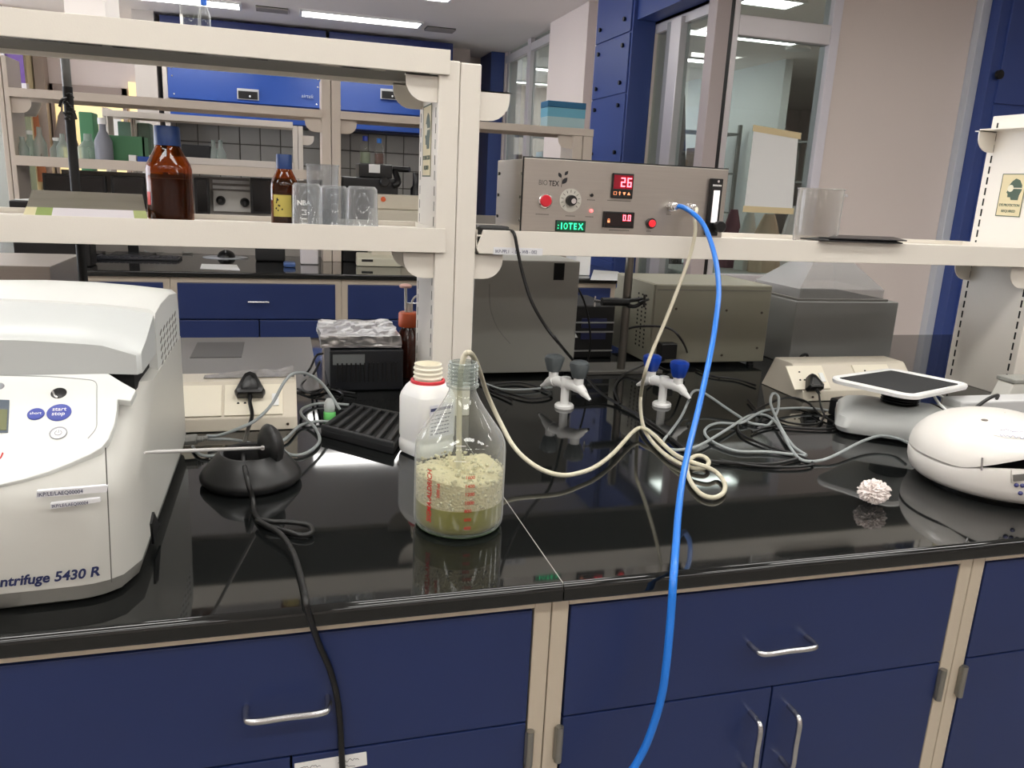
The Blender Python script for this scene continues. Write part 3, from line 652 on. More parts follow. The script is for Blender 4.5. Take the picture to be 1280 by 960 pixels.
# flow meter
fm, c, hw, hh = slab(882, 222, 899, 296, .012, BLACK, 'flow_meter', ct, b=.0015)
obj('scale_window', box(c.x-.0075, c.x+.0085, YB_-.0135, YB_-.012, c.z-.036, c.z+.040), mat('lit_scale', (245, 240, 240), .3, emit=.35), fm)
fl = MB()
for k in range(14): fl.box(c.x-.006, c.x-.002-(k % 2)*.002, YB_-.0139, YB_-.0135, c.z-.032+k*.0052, c.z-.0314+k*.0052)
obj('scale_marks', fl, mat('scale_red', (190, 70, 80), .6), fm)
tb = MB()
for k in range(7): tb.box(c.x-.0115+k*.0034, c.x-.0115+k*.0034+.0024, YB_-.0123, YB_-.012, c.z+.0495, c.z+.0535)
s_ = obj('tiny_lettering', tb, WHITE, fm); s_['kind'] = 'stuff'
obj('screw', MB().lathe([(.003, -.012), (.003, -.0135)], (c.x+.002, YB_, c.z+.061), 12, 'y'), CHROME, fm)
q = fp(895, 283, .012); obj('valve_knob', MB().lathe([(.006, 0), (.006, -.008), (.0135, -.009), (.0135, -.024), (.012, -.026)], (q.x, YB_-.012, q.z), 20, 'y'), BLACK, fm)
def fitting(px, py):
    q = fp(px, py); f = obj('hose_fitting', MB().lathe([(.0125, 0), (.0125, -.004), (.009, -.005), (.009, -.012), (.0105, -.013), (.0105, -.022), (.0075, -.023), (.0075, -.03)], q, 6, 'y', cap=True).lathe([(.0115, -.004), (.0115, -.008)], q, 24, 'y'), CHROME, ct); return q
f1 = fitting(838, 258); f2 = fitting(861, 260)

# ================================================================ HOSES AND CABLES
BH = mat('blue_hose', (28, 118, 218), .3, coat=.2)
bl = [f1+Vector((0, -.022, 0)), f1+Vector((.012, -.034, .001))]+path([(864, 265, 'y', 1.70), (880, 282, 'y', 1.66), (893, 318, 'y', 1.6), (898.5, 360, 'y', 1.55), (895, 400, 'y', 1.5), (888.5, 440, 'y', 1.44), (880, 480, 'y', 1.37), (871, 520, 'y', 1.3), (861, 560, 'y', 1.22), (853, 600, 'y', 1.14), (848, 640, 'y', 1.06), (845, 680, 'y', .98), (842, 720, 'y', .912), (838.5, 770, 'y', .895), (834, 820, 'y', .885), (827, 870, 'y', .88), (812, 920, 'y', .88), (795, 955, 'y', .88), (770, 990, 'y', .88), (735, 1040, 'y', .89)])
single('blue_hose', MB().tube(bl, .0058, 14, 6), BH, 'bright blue hose hanging from the controller over the worktop edge', 'hose', base=bl[0])
SIL = mat('silicone_tube', (206, 200, 178), .35, sub=.15)
st = [f2+Vector((0, -.022, 0)), f2+Vector((.004, -.032, -.002))]+path([(868, 272, 'y', 1.722), (869, 290, 'y', 1.718), (863, 318, 'y', 1.715), (847, 362, 'y', 1.70), (830, 405, 'y', 1.68), (815, 440, 'y', 1.66), (806, 467, 'y', 1.64), (801, 495, 'z', .94), (801, 515, 'z', .922), (805, 535, 'z', .912), (815, 552, 'z', .907), (830, 567, 'z', .907), (847, 578, 'z', .907), (866, 585, 'z', .907), (880, 585, 'z', .909), (886, 578, 'z', .912), (880, 571, 'z', .914), (869, 570, 'z', .915), (861, 577, 'z', .914), (859, 589, 'z', .911), (865, 605, 'z', .907), (877, 618, 'z', .906), (892, 622, 'z', .906), (904, 616, 'z', .906), (906, 605, 'z', .906), (898, 593, 'z', .908), (886, 585, 'z', .917), (866, 578, 'z', .919), (847, 570, 'z', .917), (833, 559, 'z', .916), (820, 546, 'z', .917), (808, 537, 'z', .920), (799, 535, 'z', .918), (790, 541, 'z', .916), (780, 552, 'z', .914), (765, 568, 'z', .913), (745, 583, 'z', .913), (725, 591, 'z', .914), (702, 594, 'z', .918), (677, 587, 'z', .926), (655, 572, 'z', .94), (640, 555, 'z', .957), (629, 535, 'z', .98), (618, 513, 'z', 1.01), (608, 490, 'z', 1.05), (601, 468, 'z', 1.10), (594, 450, 'z', 1.15), (587, 441, 'y', 1.16), (581, 444, 'y', 1.158), (577, 458, 'y', 1.157), (575, 478, 'y', 1.156), (574, 520, 'y', 1.155), (573.6, 560, 'y', 1.155), (573, 620, 'y', 1.156)])
single('silicone_tube', MB().tube(st, .0044, 12, 5), SIL, 'cream silicone tube looping from the controller into the glass bottle', 'tube', base=st[0])
def cable(pts, r, m, label, name='cable', cat='cable', pre=(), post_=(), group=None):
    p = list(pre)+path(pts)+list(post_); return single(name, MB().tube(p, r, 8, 5), m, label, cat, base=p[0], group=group)
ad = at(615, 284, y=1.78)
single('power_adapter', box(.425, .50, 1.765, 1.83, DK_+.001, DK_+.02, b=.005), BLACK, 'flat black adapter on the right shelf beside the controller', 'adapter', base=(.46, 1.8, DK_))
cable([(637, 288, 'y', 1.757), (643, 293, 'y', 1.737), (648, 318, 'y', 1.733), (654, 345, 'y', 1.73), (665, 378, 'y', 1.72), (682, 408, 'y', 1.72), (701, 432, 'y', 1.73), (716, 450, 'z', .975), (733, 472, 'z', .94), (752, 492, 'z', .915), (775, 506, 'z', .906), (800, 520, 'z', .906), (822, 535, 'z', .905), (845, 553, 'z', .905), (862, 567, 'z', .905), (880, 575, 'z', .905), (920, 579, 'z', .905), (965, 580, 'z', .905), (1000, 573, 'z', .905)], .0038, RUBBER, 'black power cable dropping from the right shelf past the grey-knobbed tap', pre=[at(630, 287, y=1.79)])
bk = [pa]+path([(315, 520, 'y', 1.66), (309, 540, 'y', 1.60), (304, 565, 'y', 1.45), (308, 595, 'y', 1.29), (316, 625, 'z', .914), (318, 640, 'z', .906), (330, 655, 'z', .906), (352, 662, 'z', .906), (375, 669, 'z', .906), (389, 666, 'z', .907), (386, 657, 'z', .909), (365, 653, 'z', .911), (340, 652, 'z', .912), (322, 650, 'z', .910), (330, 655, 'z', .913), (350, 667, 'z', .914), (364, 686, 'z', .910), (373, 710, 'z', .906), (380, 738, 'z', .906), (382, 750, 'y', .926)])
ez = at(386, 768, y=.9225)
bk += [ez]+path([(399, 806, 'y', .945), (412, 836, 'y', .947), (421, 870, 'y', .948), (425, 904, 'y', .948), (428, 960, 'y', .948), (432, 1010, 'y', .948)])
single('power_cable', MB().tube(bk, .0042, 10, 6), RUBBER, 'black power cable looping on the worktop and hanging over the left drawer', 'cable', base=bk[0])
GC = mat('grey_cable', (152, 158, 158), .4)
cable([(259, 545, 'z', .92), (275, 544, 'z', .93), (300, 535, 'z', .945), (320, 525, 'z', .95), (340, 505, 'y', 1.66), (355, 478, 'y', 1.68), (367, 467, 'y', 1.70), (383, 467, 'y', 1.74), (400, 477, 'y', 1.76), (413, 493, 'y', 1.76), (425, 512, 'z', .925)], .0033, GC, 'grey cable arching over the left trunking from the grey connector')
cable([(259, 549, 'z', .915), (282, 549, 'z', .91), (300, 551, 'z', .906), (325, 556, 'z', .906), (350, 552, 'z', .906), (361, 545, 'z', .908), (375, 532, 'z', .906), (395, 527, 'z', .906), (415, 527, 'z', .906)], .0033, GC, 'grey cable running behind the round black stand to the ridged mat')
cable([(241, 558, 'z', .906), (246, 566, 'z', .905), (257, 570, 'z', .905), (275, 568, 'z', .905), (290, 560, 'z', .905), (340, 556, 'z', .905), (362, 568, 'z', .905), (381, 567, 'z', .905), (397, 556, 'z', .905), (399, 545, 'z', .906), (391, 531, 'z', .91), (378, 520, 'z', .912), (377, 512, 'z', .91), (390, 506, 'z', .906), (408, 504, 'z', .905), (436, 506, 'z', .905)], .0033, GC, 'grey cable bending in an S left of the ridged black mat')
cn = [at(219, 551, z=.925), at(243, 549, z=.925), at(246, 549, z=.925)]
t = thing('cable_connector', 'grey moulded connector plugged beside the white centrifuge', 'connector', cn[0])
obj('housing', MB().tube(cn, .0105, 8, 2, smooth=False), mat('connector_grey', (142, 142, 138), .45), t)
sr = MB()
for k in range(4): p = cn[2].lerp(at(259, 547, z=.922), k/4); sr.tube([p, p+Vector((.006, 0, 0))], .0065-.0006*k, 8, 2)
obj('strain_relief', sr, mat('connector_grey', (142, 142, 138), .45), t)
obj('socket', box(cn[0].x-.014, cn[0].x+.002, cn[0].y-.014, cn[0].y+.014, .908, .942, b=.002), BLACK, t)
# right tangle
cable([(861, 500, 'z', .925), (852, 520, 'z', .906), (838, 540, 'z', .906), (829, 552, 'z', .906), (835, 561, 'z', .906), (855, 562, 'z', .907), (876, 556, 'z', .909), (910, 536, 'z', .910), (936, 520, 'z', .911), (957, 519, 'z', .911), (970, 528, 'z', .911), (980, 544, 'z', .910), (989, 561, 'z', .908), (1002, 575, 'z', .906), (1024, 576, 'z', .906), (1046, 568, 'z', .912), (1077, 552, 'z', .918), (1100, 545, 'z', .922), (1122, 548, 'z', .922), (1137, 554, 'z', .925)], .0034, GC, 'grey cable ending at the rounded white mini centrifuge', )
cable([(861, 501, 'z', .93), (865, 491, 'z', .94), (873, 488, 'z', .94), (886, 495, 'z', .93), (905, 508, 'z', .918), (923, 520, 'z', .909), (936, 528, 'z', .906), (951, 531, 'z', .906), (962, 530, 'z', .906), (972, 513, 'z', .916), (973, 496, 'z', .93), (966, 492, 'z', .935), (963, 502, 'z', .93), (967, 515, 'z', .918), (978, 538, 'z', .912), (992, 558, 'z', .907), (1008, 569, 'z', .905)], .0034, GC, 'grey cable with an upright narrow loop left of the right trunking')
cable([(1007, 570, 'z', .905), (960, 565, 'z', .905), (922, 564, 'z', .905), (896, 555, 'z', .905), (882, 544, 'z', .905), (883, 535, 'z', .905), (897, 529, 'z', .906), (925, 529, 'z', .908), (945, 518, 'z', .915), (963, 512, 'z', .915), (1004, 510, 'z', .910), (1035, 513, 'z', .908), (1055, 517, 'z', .906)], .0034, GC, 'grey cable lying flat in a long flattened loop right of the blue hose')
bz = .9045
cable([(1026, 508, 'z', .925), (1030, 520, 'z', .908), (1020, 530, 'z', .906), (985, 528, 'z', .905), (950, 515, 'z', .905), (928, 522, 'z', .905), (924, 540, 'z', .905), (955, 556, 'z', .905), (1000, 570, 'z', .905), (1016, 580, 'z', .905), (990, 584, 'z', .905), (940, 582, 'z', .905), (900, 575, 'z', .905)], .0028, RUBBER, 'thin black cable from the right plug sprawling under the grey cables', pre=[pb])
cable([(925, 525, 'z', .905), (960, 505, 'z', .91), (985, 497, 'z', .915), (1008, 502, 'z', .914), (1025, 518, 'z', .908), (1046, 530, 'z', .905), (1040, 536, 'z', .905), (1000, 535, 'z', .905), (965, 533, 'z', .905), (940, 540, 'z', .905)], .0028, RUBBER, 'black cable arching in front of the right trunking')
cable([(935, 500, 'z', .906), (945, 512, 'z', .905), (952, 522, 'z', .905), (945, 530, 'z', .905)], .0025, RUBBER, 'short black cable left of the right trunking')
cable([(780, 412, 'y', 2.17), (800, 408, 'y', 2.15), (835, 410, 'y', 2.1), (852, 425, 'y', 2.08), (860, 445, 'z', .93), (858, 460, 'z', .906), (835, 463, 'z', .905), (812, 452, 'y', 2.1)], .0035, RUBBER, 'black mains cable curling in front of the beige oven')
cable([(870, 462, 'z', .905), (890, 470, 'z', .905), (920, 474, 'z', .905), (945, 482, 'z', .905)], .003, RUBBER, 'black cable lying before the foot of the beige oven')
cable([(600, 478, 'z', .906), (630, 490, 'z', .906), (665, 498, 'z', .906), (690, 492, 'z', .906), (650, 478, 'z', .906), (610, 484, 'z', .906), (640, 500, 'z', .906)], .003, RUBBER, 'black cable coiled on the worktop before the tall grey cabinet')
cable([(603, 478, 'z', .91), (625, 486, 'z', .906), (655, 487, 'z', .906), (690, 484, 'z', .906)], .003, GC, 'grey cable lying before the tall grey cabinet')
cable([(775, 505, 'z', .91), (768, 485, 'z', .906), (780, 468, 'z', .906), (808, 455, 'z', .93), (830, 450, 'z', .93)], .003, RUBBER, 'black cable curving behind the blue-knobbed gas tap')
cable([(708, 344, 'y', 2.13), (725, 365, 'y', 2.14), (735, 395, 'y', 2.15), (738, 430, 'y', 2.16), (733, 458, 'z', .91)], .003, RUBBER, 'thin black cable hanging from the dark slot of the tall grey cabinet')

# ================================================================ CULTURE BOTTLE
BX, BY = .2635, 1.157; RB = .0715
t = thing('culture_bottle', 'clear glass bottle with foaming green culture and red markings, cream tube inside', 'bottle', (BX, BY, .9))
outer = [(.0, .902), (.056, .901), (.066, .903), (.0705, .909), (RB, .918), (RB, 1.025), (.0705, 1.038), (.066, 1.050), (.055, 1.066), (.043, 1.083), (.033, 1.098), (.026, 1.110), (.0215, 1.120), (.0205, 1.128)]
obj('glass', MB().lathe(outer, (BX, BY, 0), 64, cap=False), clear('bottle_glass', (244, 248, 244), 1.62, .03, .5, .015), t)
nk = [(.0205, 1.126), (.025, 1.128), (.0255, 1.131), (.022, 1.133)]
for k in range(5): z = 1.134+k*.0058; nk += [(.0215, z), (.0238, z+.0018), (.0238, z+.0034), (.0215, z+.0052)]
nk += [(.0215, 1.164), (.0222, 1.1655), (.0195, 1.1665), (.0185, 1.163), (.018, 1.13)]
obj('threaded_neck', MB().lathe(nk, (BX, BY, 0), 48, cap=False), clear('neck_glass', (225, 230, 228), 1.55, .03, .5, .05), t)
obj('base_ring', MB().lathe([(.05, .9003), (.062, .9003), (.0675, .904), (.0685, .909), (.064, .906), (.05, .904)], (BX, BY, 0), 56, cap=False), clear('green_rim', (190, 215, 180), 1.5, .05, .3, .1), t)
ZL = .948
CUL = mat('algae_culture', (140, 134, 58), .35, noise_amt=.12, nscale=28, sub=.1)
obj('culture', MB().lathe([(0, .905), (.06, .905), (.0675, .912), (.0700, .922), (.0700, ZL), (0, ZL)], (BX, BY, 0), 56, cap=False), CUL, t)
# foam: a lumpy head with bubbles
random.seed(11); FO = MB(); n = 56; rings = []
FOAM = mat('foam', (214, 202, 168), .6, noise_amt=.14, nscale=130, bump=.5, bscale=260, sub=.2)
for k, (zf, rf) in enumerate(((0, .99), (.3, 1), (.65, 1), (.9, .99), (1.0, .9), (1.03, .6), (.93, .3), (.9, .02))):
    ring = []
    for i in range(n):
        a = 2*PI*i/n; top = .0475+.005*math.sin(a*2+.6)+.006*noise.noise(Vector((math.cos(a)*2.5, math.sin(a)*2.5, 1))); r = .0700*rf
        low = .001*math.sin(3*a)-.008*(k == 0)*0
        ring.append(Vector((BX+r*math.cos(a), BY+r*math.sin(a), ZL-.002+low+top*zf+(.0025*noise.noise(Vector((a*9, k*3, 0))) if k > 2 else 0))))
    rings.append(ring)
fo = obj('foam', FO.loft(rings), FOAM, t)
BB = MB()
for k in range(420):
    a = random.uniform(0, 2*PI); r = .0695 if k % 3 else random.uniform(.02, .065); z = ZL+random.uniform(.002, .05) if k % 3 else ZL+.046+random.uniform(-.002, .006)
    rr = random.uniform(.0012, .0036); r = min(r, .0706-rr*.55); BB.sphere((BX+r*math.cos(a), BY+r*math.sin(a), z), rr, sub=1)
b_ = obj('bubbles', BB, mat('bubble_film', (224, 217, 188), .25, trans=.2), fo); b_['kind'] = 'stuff'
# printed scale, wrapped on the glass
def wrap_text(body, size, ang, z, vertical, m, nm, sx=1, bold=.0001, shear=0):
    mb = MB().text(body, size, (0, 0, 0), (1, 0, 0), (0, 0, 1), .0004, bold=bold, sx=sx, shear=shear)
    R0 = RB+.0006; out = []
    for v in mb.v:
        x, zz = (v.x, v.z) if not vertical else (-v.z, v.x)
        th = ang+x/R0; r = R0-v.y*0+abs(v.y)*.5; out.append(Vector((BX+r*math.sin(th), BY-r*math.cos(th), z+zz)))
    mb.v = out; return obj(nm, mb, m, t)
CA = math.atan2(BX, BY)*-1                     # angle of the side facing the camera
wrap_text('SIGMA-ALDRICH', .0125, CA-.62, .925, True, INKR, 'lettering', sx=.92, bold=.0002, shear=.15)
wrap_text('2000 ml', .007, CA-.42, .968, True, INKR, 'lettering')
for v_, z in (('400', .920), ('600', .934), ('800', .948), ('1000', .961), ('1200', .975), ('1400', .988), ('1600', 1.002)):
    wrap_text(v_, .0075, CA+.12, z, False, INKR, 'graduation')
sm = MB()
wrap_bar = []
for z in (1.030, 1.052):
    R1 = RB+.0004 if z < 1.04 else .0655; pts = [(BX+R1*math.sin(CA+a), BY-R1*math.cos(CA+a), z) for a in (-.12, -.04, .04, .12)]; sm.tube(pts, .0005, 5, 3)
obj('white_marks', sm, WHITE, t)

# ================================================================ WHITE BOTTLE
WX, WYb = .272, 1.506
t = thing('reagent_bottle', 'open white plastic square bottle with a red neck ring, behind the glass bottle', 'bottle', (WX, WYb, .9))
def sq_loft(prof, cx, cy, rot, p=4.5, n=48, asp=1.0):
    rings = []
    for r, z in prof:
        ring = []
        for i in range(n):
            a = 2*PI*i/n; ca, sa = math.cos(a), math.sin(a); q = r/((abs(ca)**p+abs(sa)**p)**(1/p)) if p else r
            v = Vector((q*ca, q*sa*asp, 0)); v.rotate(Euler((0, 0, rot))); ring.append(Vector((cx+v.x, cy+v.y, z)))
        rings.append(ring)
    return MB().loft(rings)
WP = mat('hdpe_white', (238, 237, 234), .35, sub=.1)
bd = sq_loft([(.037, .901), (.044, .904), (.046, .912), (.046, .926), (.0445, .93), (.0445, .935), (.046, .94), (.046, 1.015), (.044, 1.024)], WX, WYb, math.radians(28))
obj('body', bd, WP, t)
rings = []
for k, f in enumerate((0, .25, .5, .75, 1)):
    ring = []
    for i in range(48):
        a = 2*PI*i/48; ca, sa = math.cos(a), math.sin(a); p = 4.5-2.5*f; q = (.044*(1-f)+.030*f)/((abs(ca)**p+abs(sa)**p)**(1/p)); v = Vector((q*ca, q*sa, 0)); v.rotate(Euler((0, 0, math.radians(28)))); ring.append(Vector((WX+v.x, WYb+v.y, 1.024+.024*math.sin(f*PI/2))))
    rings.append(ring)
obj('shoulder', MB().loft(rings), WP, t)
obj('neck_ring', MB().lathe([(.0305, 1.046), (.034, 1.047), (.034, 1.052), (.0295, 1.053)], (WX, WYb, 0), 40, cap=False), mat('red_ring', (214, 60, 70), .4), t)
nk = [(.0275, 1.046)]
for k in range(3): z = 1.054+k*.009; nk += [(.0265, z), (.029, z+.002), (.029, z+.004), (.0265, z+.006)]
nk += [(.0265, 1.080), (.0272, 1.084), (.0245, 1.084), (.024, 1.058), (.0, 1.056)]
obj('neck', MB().lathe(nk, (WX, WYb, 0), 40, cap=False), mat('neck_ivory', (238, 232, 214), .4), t)
ang = math.radians(28); fx = Vector((math.cos(ang), math.sin(ang), 0)); fn = Vector((math.sin(ang), -math.cos(ang), 0)); c = Vector((WX, WYb, 0))+fn*.0462
lb_ = obj('label', MB().prism([c-fx*.03+Vector((0, 0, .945)), c+fx*.03+Vector((0, 0, .945)), c+fx*.03+Vector((0, 0, 1.012)), c-fx*.03+Vector((0, 0, 1.012))], fn*.0005), mat('label_pale', (226, 226, 232), .5), t)
c2 = c+fn*.0006; tx = MB()
tx.prism([c2-fx*.028+Vector((0, 0, 1.000)), c2+fx*.026+Vector((0, 0, 1.000)), c2+fx*.026+Vector((0, 0, 1.006)), c2-fx*.028+Vector((0, 0, 1.006))], fn*.0003)
random.seed(2)
for k in range(6):
    x = -.027
    while x < .018: L = random.uniform(.003, .009); z = .990-k*.0075; tx.prism([c2+fx*x+Vector((0, 0, z)), c2+fx*(x+L)+Vector((0, 0, z)), c2+fx*(x+L)+Vector((0, 0, z+.0018)), c2+fx*x+Vector((0, 0, z+.0018))], fn*.0003); x += L+.002
obj('label_print', tx, mat('label_ink', (70, 76, 110), .6), lb_)

# ================================================================ ROUND STAND WITH PROBE
SX, SY = -.061, 1.395
SB = mat('satin_black', (20, 20, 21), .38)
t = thing('probe_stand', 'black round weighted stand holding an upright knob with a steel rod', 'stand', (SX, SY, .9))
obj('base', MB().lathe([(.07, .9005), (.080, .902), (.086, .909), (.0865, .914), (.083, .921), (.057, .953), (.051, .956), (.046, .954), (.040, .925), (0, .923)], (SX, SY, 0), 64, cap=False), SB, t)
kc = at(336, 559, y=SY-.005)
tip = at(181, 565.5, y=1.03); dr = (tip-kc); dr.z = 0; ex = at(318, 560.5, y=1.372)
ax = (tip-ex).normalized(); kax = Vector((-.93, -.36, .05)).normalized(); prof = [(.0, .013), (.020, .014), (.036, .012), (.043, .006), (.0455, 0), (.043, -.008), (.036, -.018), (.024, -.026), (.012, -.029), (0, -.030)]
M = Matrix.Translation(kc) @ kax.to_track_quat('Z', 'Y').to_matrix().to_4x4()
obj('knob', MB().lathe([(r*(.92), h*.75) for r, h in prof], (0, 0, 0), 44, cap=False).xf(M), SB, t)
obj('neck', MB().tube([kc-Vector((0, 0, .040)), (kc.x, kc.y, .925)], .016, 20, 2), SB, t)
s0 = kc+kax*.009
obj('rod', MB().tube([s0, s0+(tip-s0)*.5, tip], lambda q: .0027 if q < .97 else .0014, 10, 6), mat('rod_bright', (226, 224, 222), .3, metal=.2), t)
obj('collar', MB().tube([s0, s0+ax*.006], .0045, 14, 2), CHROME, t)

# ================================================================ RIDGED MAT
A, D, C, B = at(441, 503, z=.925), at(401, 531, z=.925), at(492, 554, z=.925), at(515, 518, z=.925)
t = thing('ridged_mat', 'black rubber ridged drip mat left of the white plastic bottle', 'mat', ((A.x+C.x)/2, (A.y+C.y)/2, .9))
ZM = Vector((0, 0, 1)); pl = lambda u_, v_, z: (A.lerp(B, u_)).lerp(D.lerp(C, u_), v_)*1+Vector((0, 0, z-.925))
obj('plate', MB().prism([pl(0, 0, .9005), pl(1, 0, .9005), pl(1, 1, .9005), pl(0, 1, .9005)], (0, 0, .0155), b=.002), BLACKM, t)
MR = mat('mat_rubber', (38, 39, 40), .5)
for k in range(7):
    u_ = .02+k*.145; obj('rib', MB().prism([pl(u_, .06, .916), pl(u_+.055, .06, .916), pl(u_+.055, .94, .916), pl(u_, .94, .916)], (0, 0, .009), b=.002), MR, t)
obj('rim', MB().prism([pl(0, .94, .914), pl(1, .94, .914), pl(1, 1, .914), pl(0, 1, .914)], (0, 0, .011), b=.002).prism([pl(0, 0, .914), pl(1, 0, .914), pl(1, .06, .914), pl(0, .06, .914)], (0, 0, .011), b=.002), MR, t)
# small green and white dispenser
p = at(412, 524, z=.9)
t = thing('tape_dispenser', 'small translucent white dispenser with a green band beside the ridged mat', 'dispenser', p)
obj('body', sq_loft([(.010, p.z+.018), (.0115, p.z+.020), (.0125, p.z+.03), (.010, p.z+.042), (.006, p.z+.048)], p.x, p.y, 0, 3), clear('milky', (225, 228, 228), 1.4, .2, .3, .55), t)
obj('band', sq_loft([(.013, p.z+.0005), (.0135, p.z+.004), (.0135, p.z+.016), (.0115, p.z+.019)], p.x, p.y, 0, 3), mat('green_band', (110, 205, 110), .5), t)
# crumpled tissue
p = at(1097, 634, z=.9); random.seed(9); bm = bmesh.new(); bmesh.ops.create_icosphere(bm, subdivisions=5, radius=.026)
for v in bm.verts:
    n_ = v.co.normalized(); q = n_*2.6+Vector((5, 1, 2)); d = noise.turbulence(q*1.3, 4, False)*.5; d2 = 1-abs(noise.noise(q*1.6))*2.4; d3 = 1-abs(noise.noise(q*4.5))*2
    k = .95+.35*(d-.5)+.26*d2+.10*d3; v.co = Vector((n_.x*.026*k*1.05, n_.y*.024*k, n_.z*.0205*k))
zmin = min(v.co.z for v in bm.verts)
for v in bm.verts: v.co += Vector((p.x, p.y+.015, .9005-zmin))
single('crumpled_tissue', MB().frombm(bm, False), mat('tissue', (236, 226, 222), .9, bump=.3, bscale=200), 'crumpled ball of white tissue on the worktop before the mini centrifuge', 'tissue', base=(p.x, p.y, .9))
# ================================================================ CENTRIFUGE
CB = mat('centrifuge_body', (192, 191, 185), .38, noise_amt=.02, nscale=8)
CW = mat('centrifuge_white', (222, 224, 221), .25, coat=.2)
CG = mat('centrifuge_base_grey', (140, 139, 134), .45)
t = thing('centrifuge', 'large white benchtop centrifuge with blue buttons at the left edge', 'centrifuge', (-.42, 1.28, .9))
xc, hw = -.415, .228
def ring(z, yf, yb=1.575, dip=0, cor=.055, w_=hw):
    pts = []
    N = 30
    for i in range(N+1):
        tt = -1+2*i/N; e = max(0, (abs(tt)-.72)/.28); y = yf+.012*abs(tt)**2+cor*(1-math.sqrt(max(0, 1-e**2.2)))
        pts.append(Vector((xc+w_*tt, y, z-dip*e**1.2)))
    yl = pts[-1].y
    for k in range(1, 5): pts.append(Vector((xc+w_, yl+(yb-yl)*k/5, z-dip)))
    for k in range(5): pts.append(Vector((xc+w_-2*w_*k/4, yb, z-dip)))
    for k in range(4, 0, -1): pts.append(Vector((xc-w_, yl+(yb-yl)*k/5, z-dip)))
    return pts
obj('base', MB().loft([ring(.9005, 1.0, 1.56, w_=.215), ring(.906, .992, 1.57, w_=.222), ring(.928, .985)]), CG, t)
obj('body', MB().loft([ring(.928, .984), ring(.98, .984), ring(1.03, .988, dip=.0), ring(1.058, .998, dip=.004), ring(1.105, 1.07, dip=.012), ring(1.158, 1.158, dip=.03, cor=.06)]), CB, t)
obj('side_seam', MB().prism([at(131, 560, y=.990), at(132.3, 560, y=.990), at(140, 728, y=.984), at(138.8, 728, y=.984)], (0, .002, 0)), mat('seam', (96, 95, 90), .7), t)
# white control plate on the inclined face
Pa, Pb = Vector((0, .998, 1.058)), Vector((0, 1.158, 1.158)); nn = Vector((0, -(Pb.z-Pa.z), Pb.y-Pa.y)).normalized(); Pa = Pa+nn*.006+Vector((0, .004, 0))
def onp(px, py, o=0):
    d = R_*((px-640)/FPX)-U_*((py-480)/FPX)+F_; O = Vector((0, 0, CAMH)); P0 = Pa+nn*o; return O+d*((P0-O).dot(nn)/d.dot(nn))
outl = [(-60, 464), (0, 463.5), (60, 463), (128, 463.5), (136, 467), (152, 477), (170, 487), (163, 501), (147, 499), (146, 512), (143, 530), (136, 548), (126, 560), (112, 568), (90, 578), (60, 590), (30, 599), (0, 606), (-60, 619)]
cp = obj('control_panel', MB().prism([onp(*q) for q in outl], -nn*.012, b=.0015), CW, t)
ol = MB(); ol.tube([onp(*q, .0004) for q in ((-50, 467), (0, 469), (60, 470.5), (105, 474), (117, 476), (121, 481), (121, 492), (121, 520), (120, 535), (110, 548))], .0006, 5, 5)
obj('panel_line', ol, mat('panel_line', (168, 170, 168), .5), cp)
def button(px, py, rpx, m, nm, txt=None, h=.002):
    c = onp(px, py); r = rpx*.00118; M = Matrix.Translation(c) @ nn.to_track_quat('Z', 'Y').to_matrix().to_4x4()
    b_ = obj(nm, MB().lathe([(r, 0), (r, h*.6), (r*.92, h), (0, h)], (0, 0, 0), 30, cap=False).xf(M), m, cp)
    if txt:
        mb = MB(); up_ = (Pb-(Pa-nn*.006-Vector((0, .004, 0)))).normalized()
        for k, s in enumerate(txt): mb.text(s, r*.62, c+nn*(h+.0002)+up_*(r*(.12 if len(txt) > 1 else -.18)-k*r*.55), (1, 0, 0), up_, .0003, 'CENTER')
        obj('lettering', mb, WHITE, b_)
    return b_
BT = mat('button_blue', (62, 74, 158), .4)
button(74, 516, 12, BT, 'start_stop_button', ['start', 'stop']); button(45, 518, 8.3, BT, 'short_button', ['short'])
pw = button(73, 541.5, 8.5, mat('button_ring', (150, 152, 158), .4), 'power_button'); c = onp(73, 541.5, .0022)
obj('power_icon', MB().lathe([(.0085, 0), (0, .0006)], (0, 0, 0), 24, cap=False).xf(Matrix.Translation(c) @ nn.to_track_quat('Z', 'Y').to_matrix().to_4x4()), WHITE, pw)
ic = MB(); up_ = Vector((0, nn.z, -nn.y)); up_ = Vector((0, nn.z, -nn.y))
ic.tube([c+nn*.0009+Vector((math.cos(a), 0, 0))*.0038+up_*math.sin(a)*.0038 for a in [math.radians(120+k*30) for k in range(11)]], .0005, 5, 3).tube([c+nn*.0009, c+nn*.0009+up_*.0045], .0005, 5, 2)
obj('power_symbol', ic, mat('button_ring', (150, 152, 158), .4), pw)
kh = button(73.5, 491.5, 8, BLACK, 'lock_hole', h=.0008)
obj('chrome_edge', MB().tube([onp(66, 489, .001), onp(68, 494, .001), onp(72, 497, .001)], .0014, 8, 4), CHROME, cp)
rg = button(-1, 483, 5, mat('button_ring', (150, 152, 158), .4), 'ring_mark', h=.0008)
dsp = obj('display', MB().prism([onp(-50, 498, .0006), onp(12, 500.5, .0006), onp(10, 541, .0006), onp(-50, 541, .0006)], nn*.001, b=.0003), mat('lcd_bezel', (86, 96, 108), .3), cp)
obj('screen', MB().prism([onp(-50, 510, .0018), onp(9.5, 512, .0018), onp(8, 538, .0018), onp(-50, 538, .0018)], nn*.0004), mat('lcd', (112, 116, 84), .25), dsp)
obj('logo_mark', MB().tube([onp(-3, 570, .0005), onp(0, 573, .0005), onp(3.5, 566, .0005)], .0009, 6, 3), INKR, cp)
q = at(124, 722, y=.984)
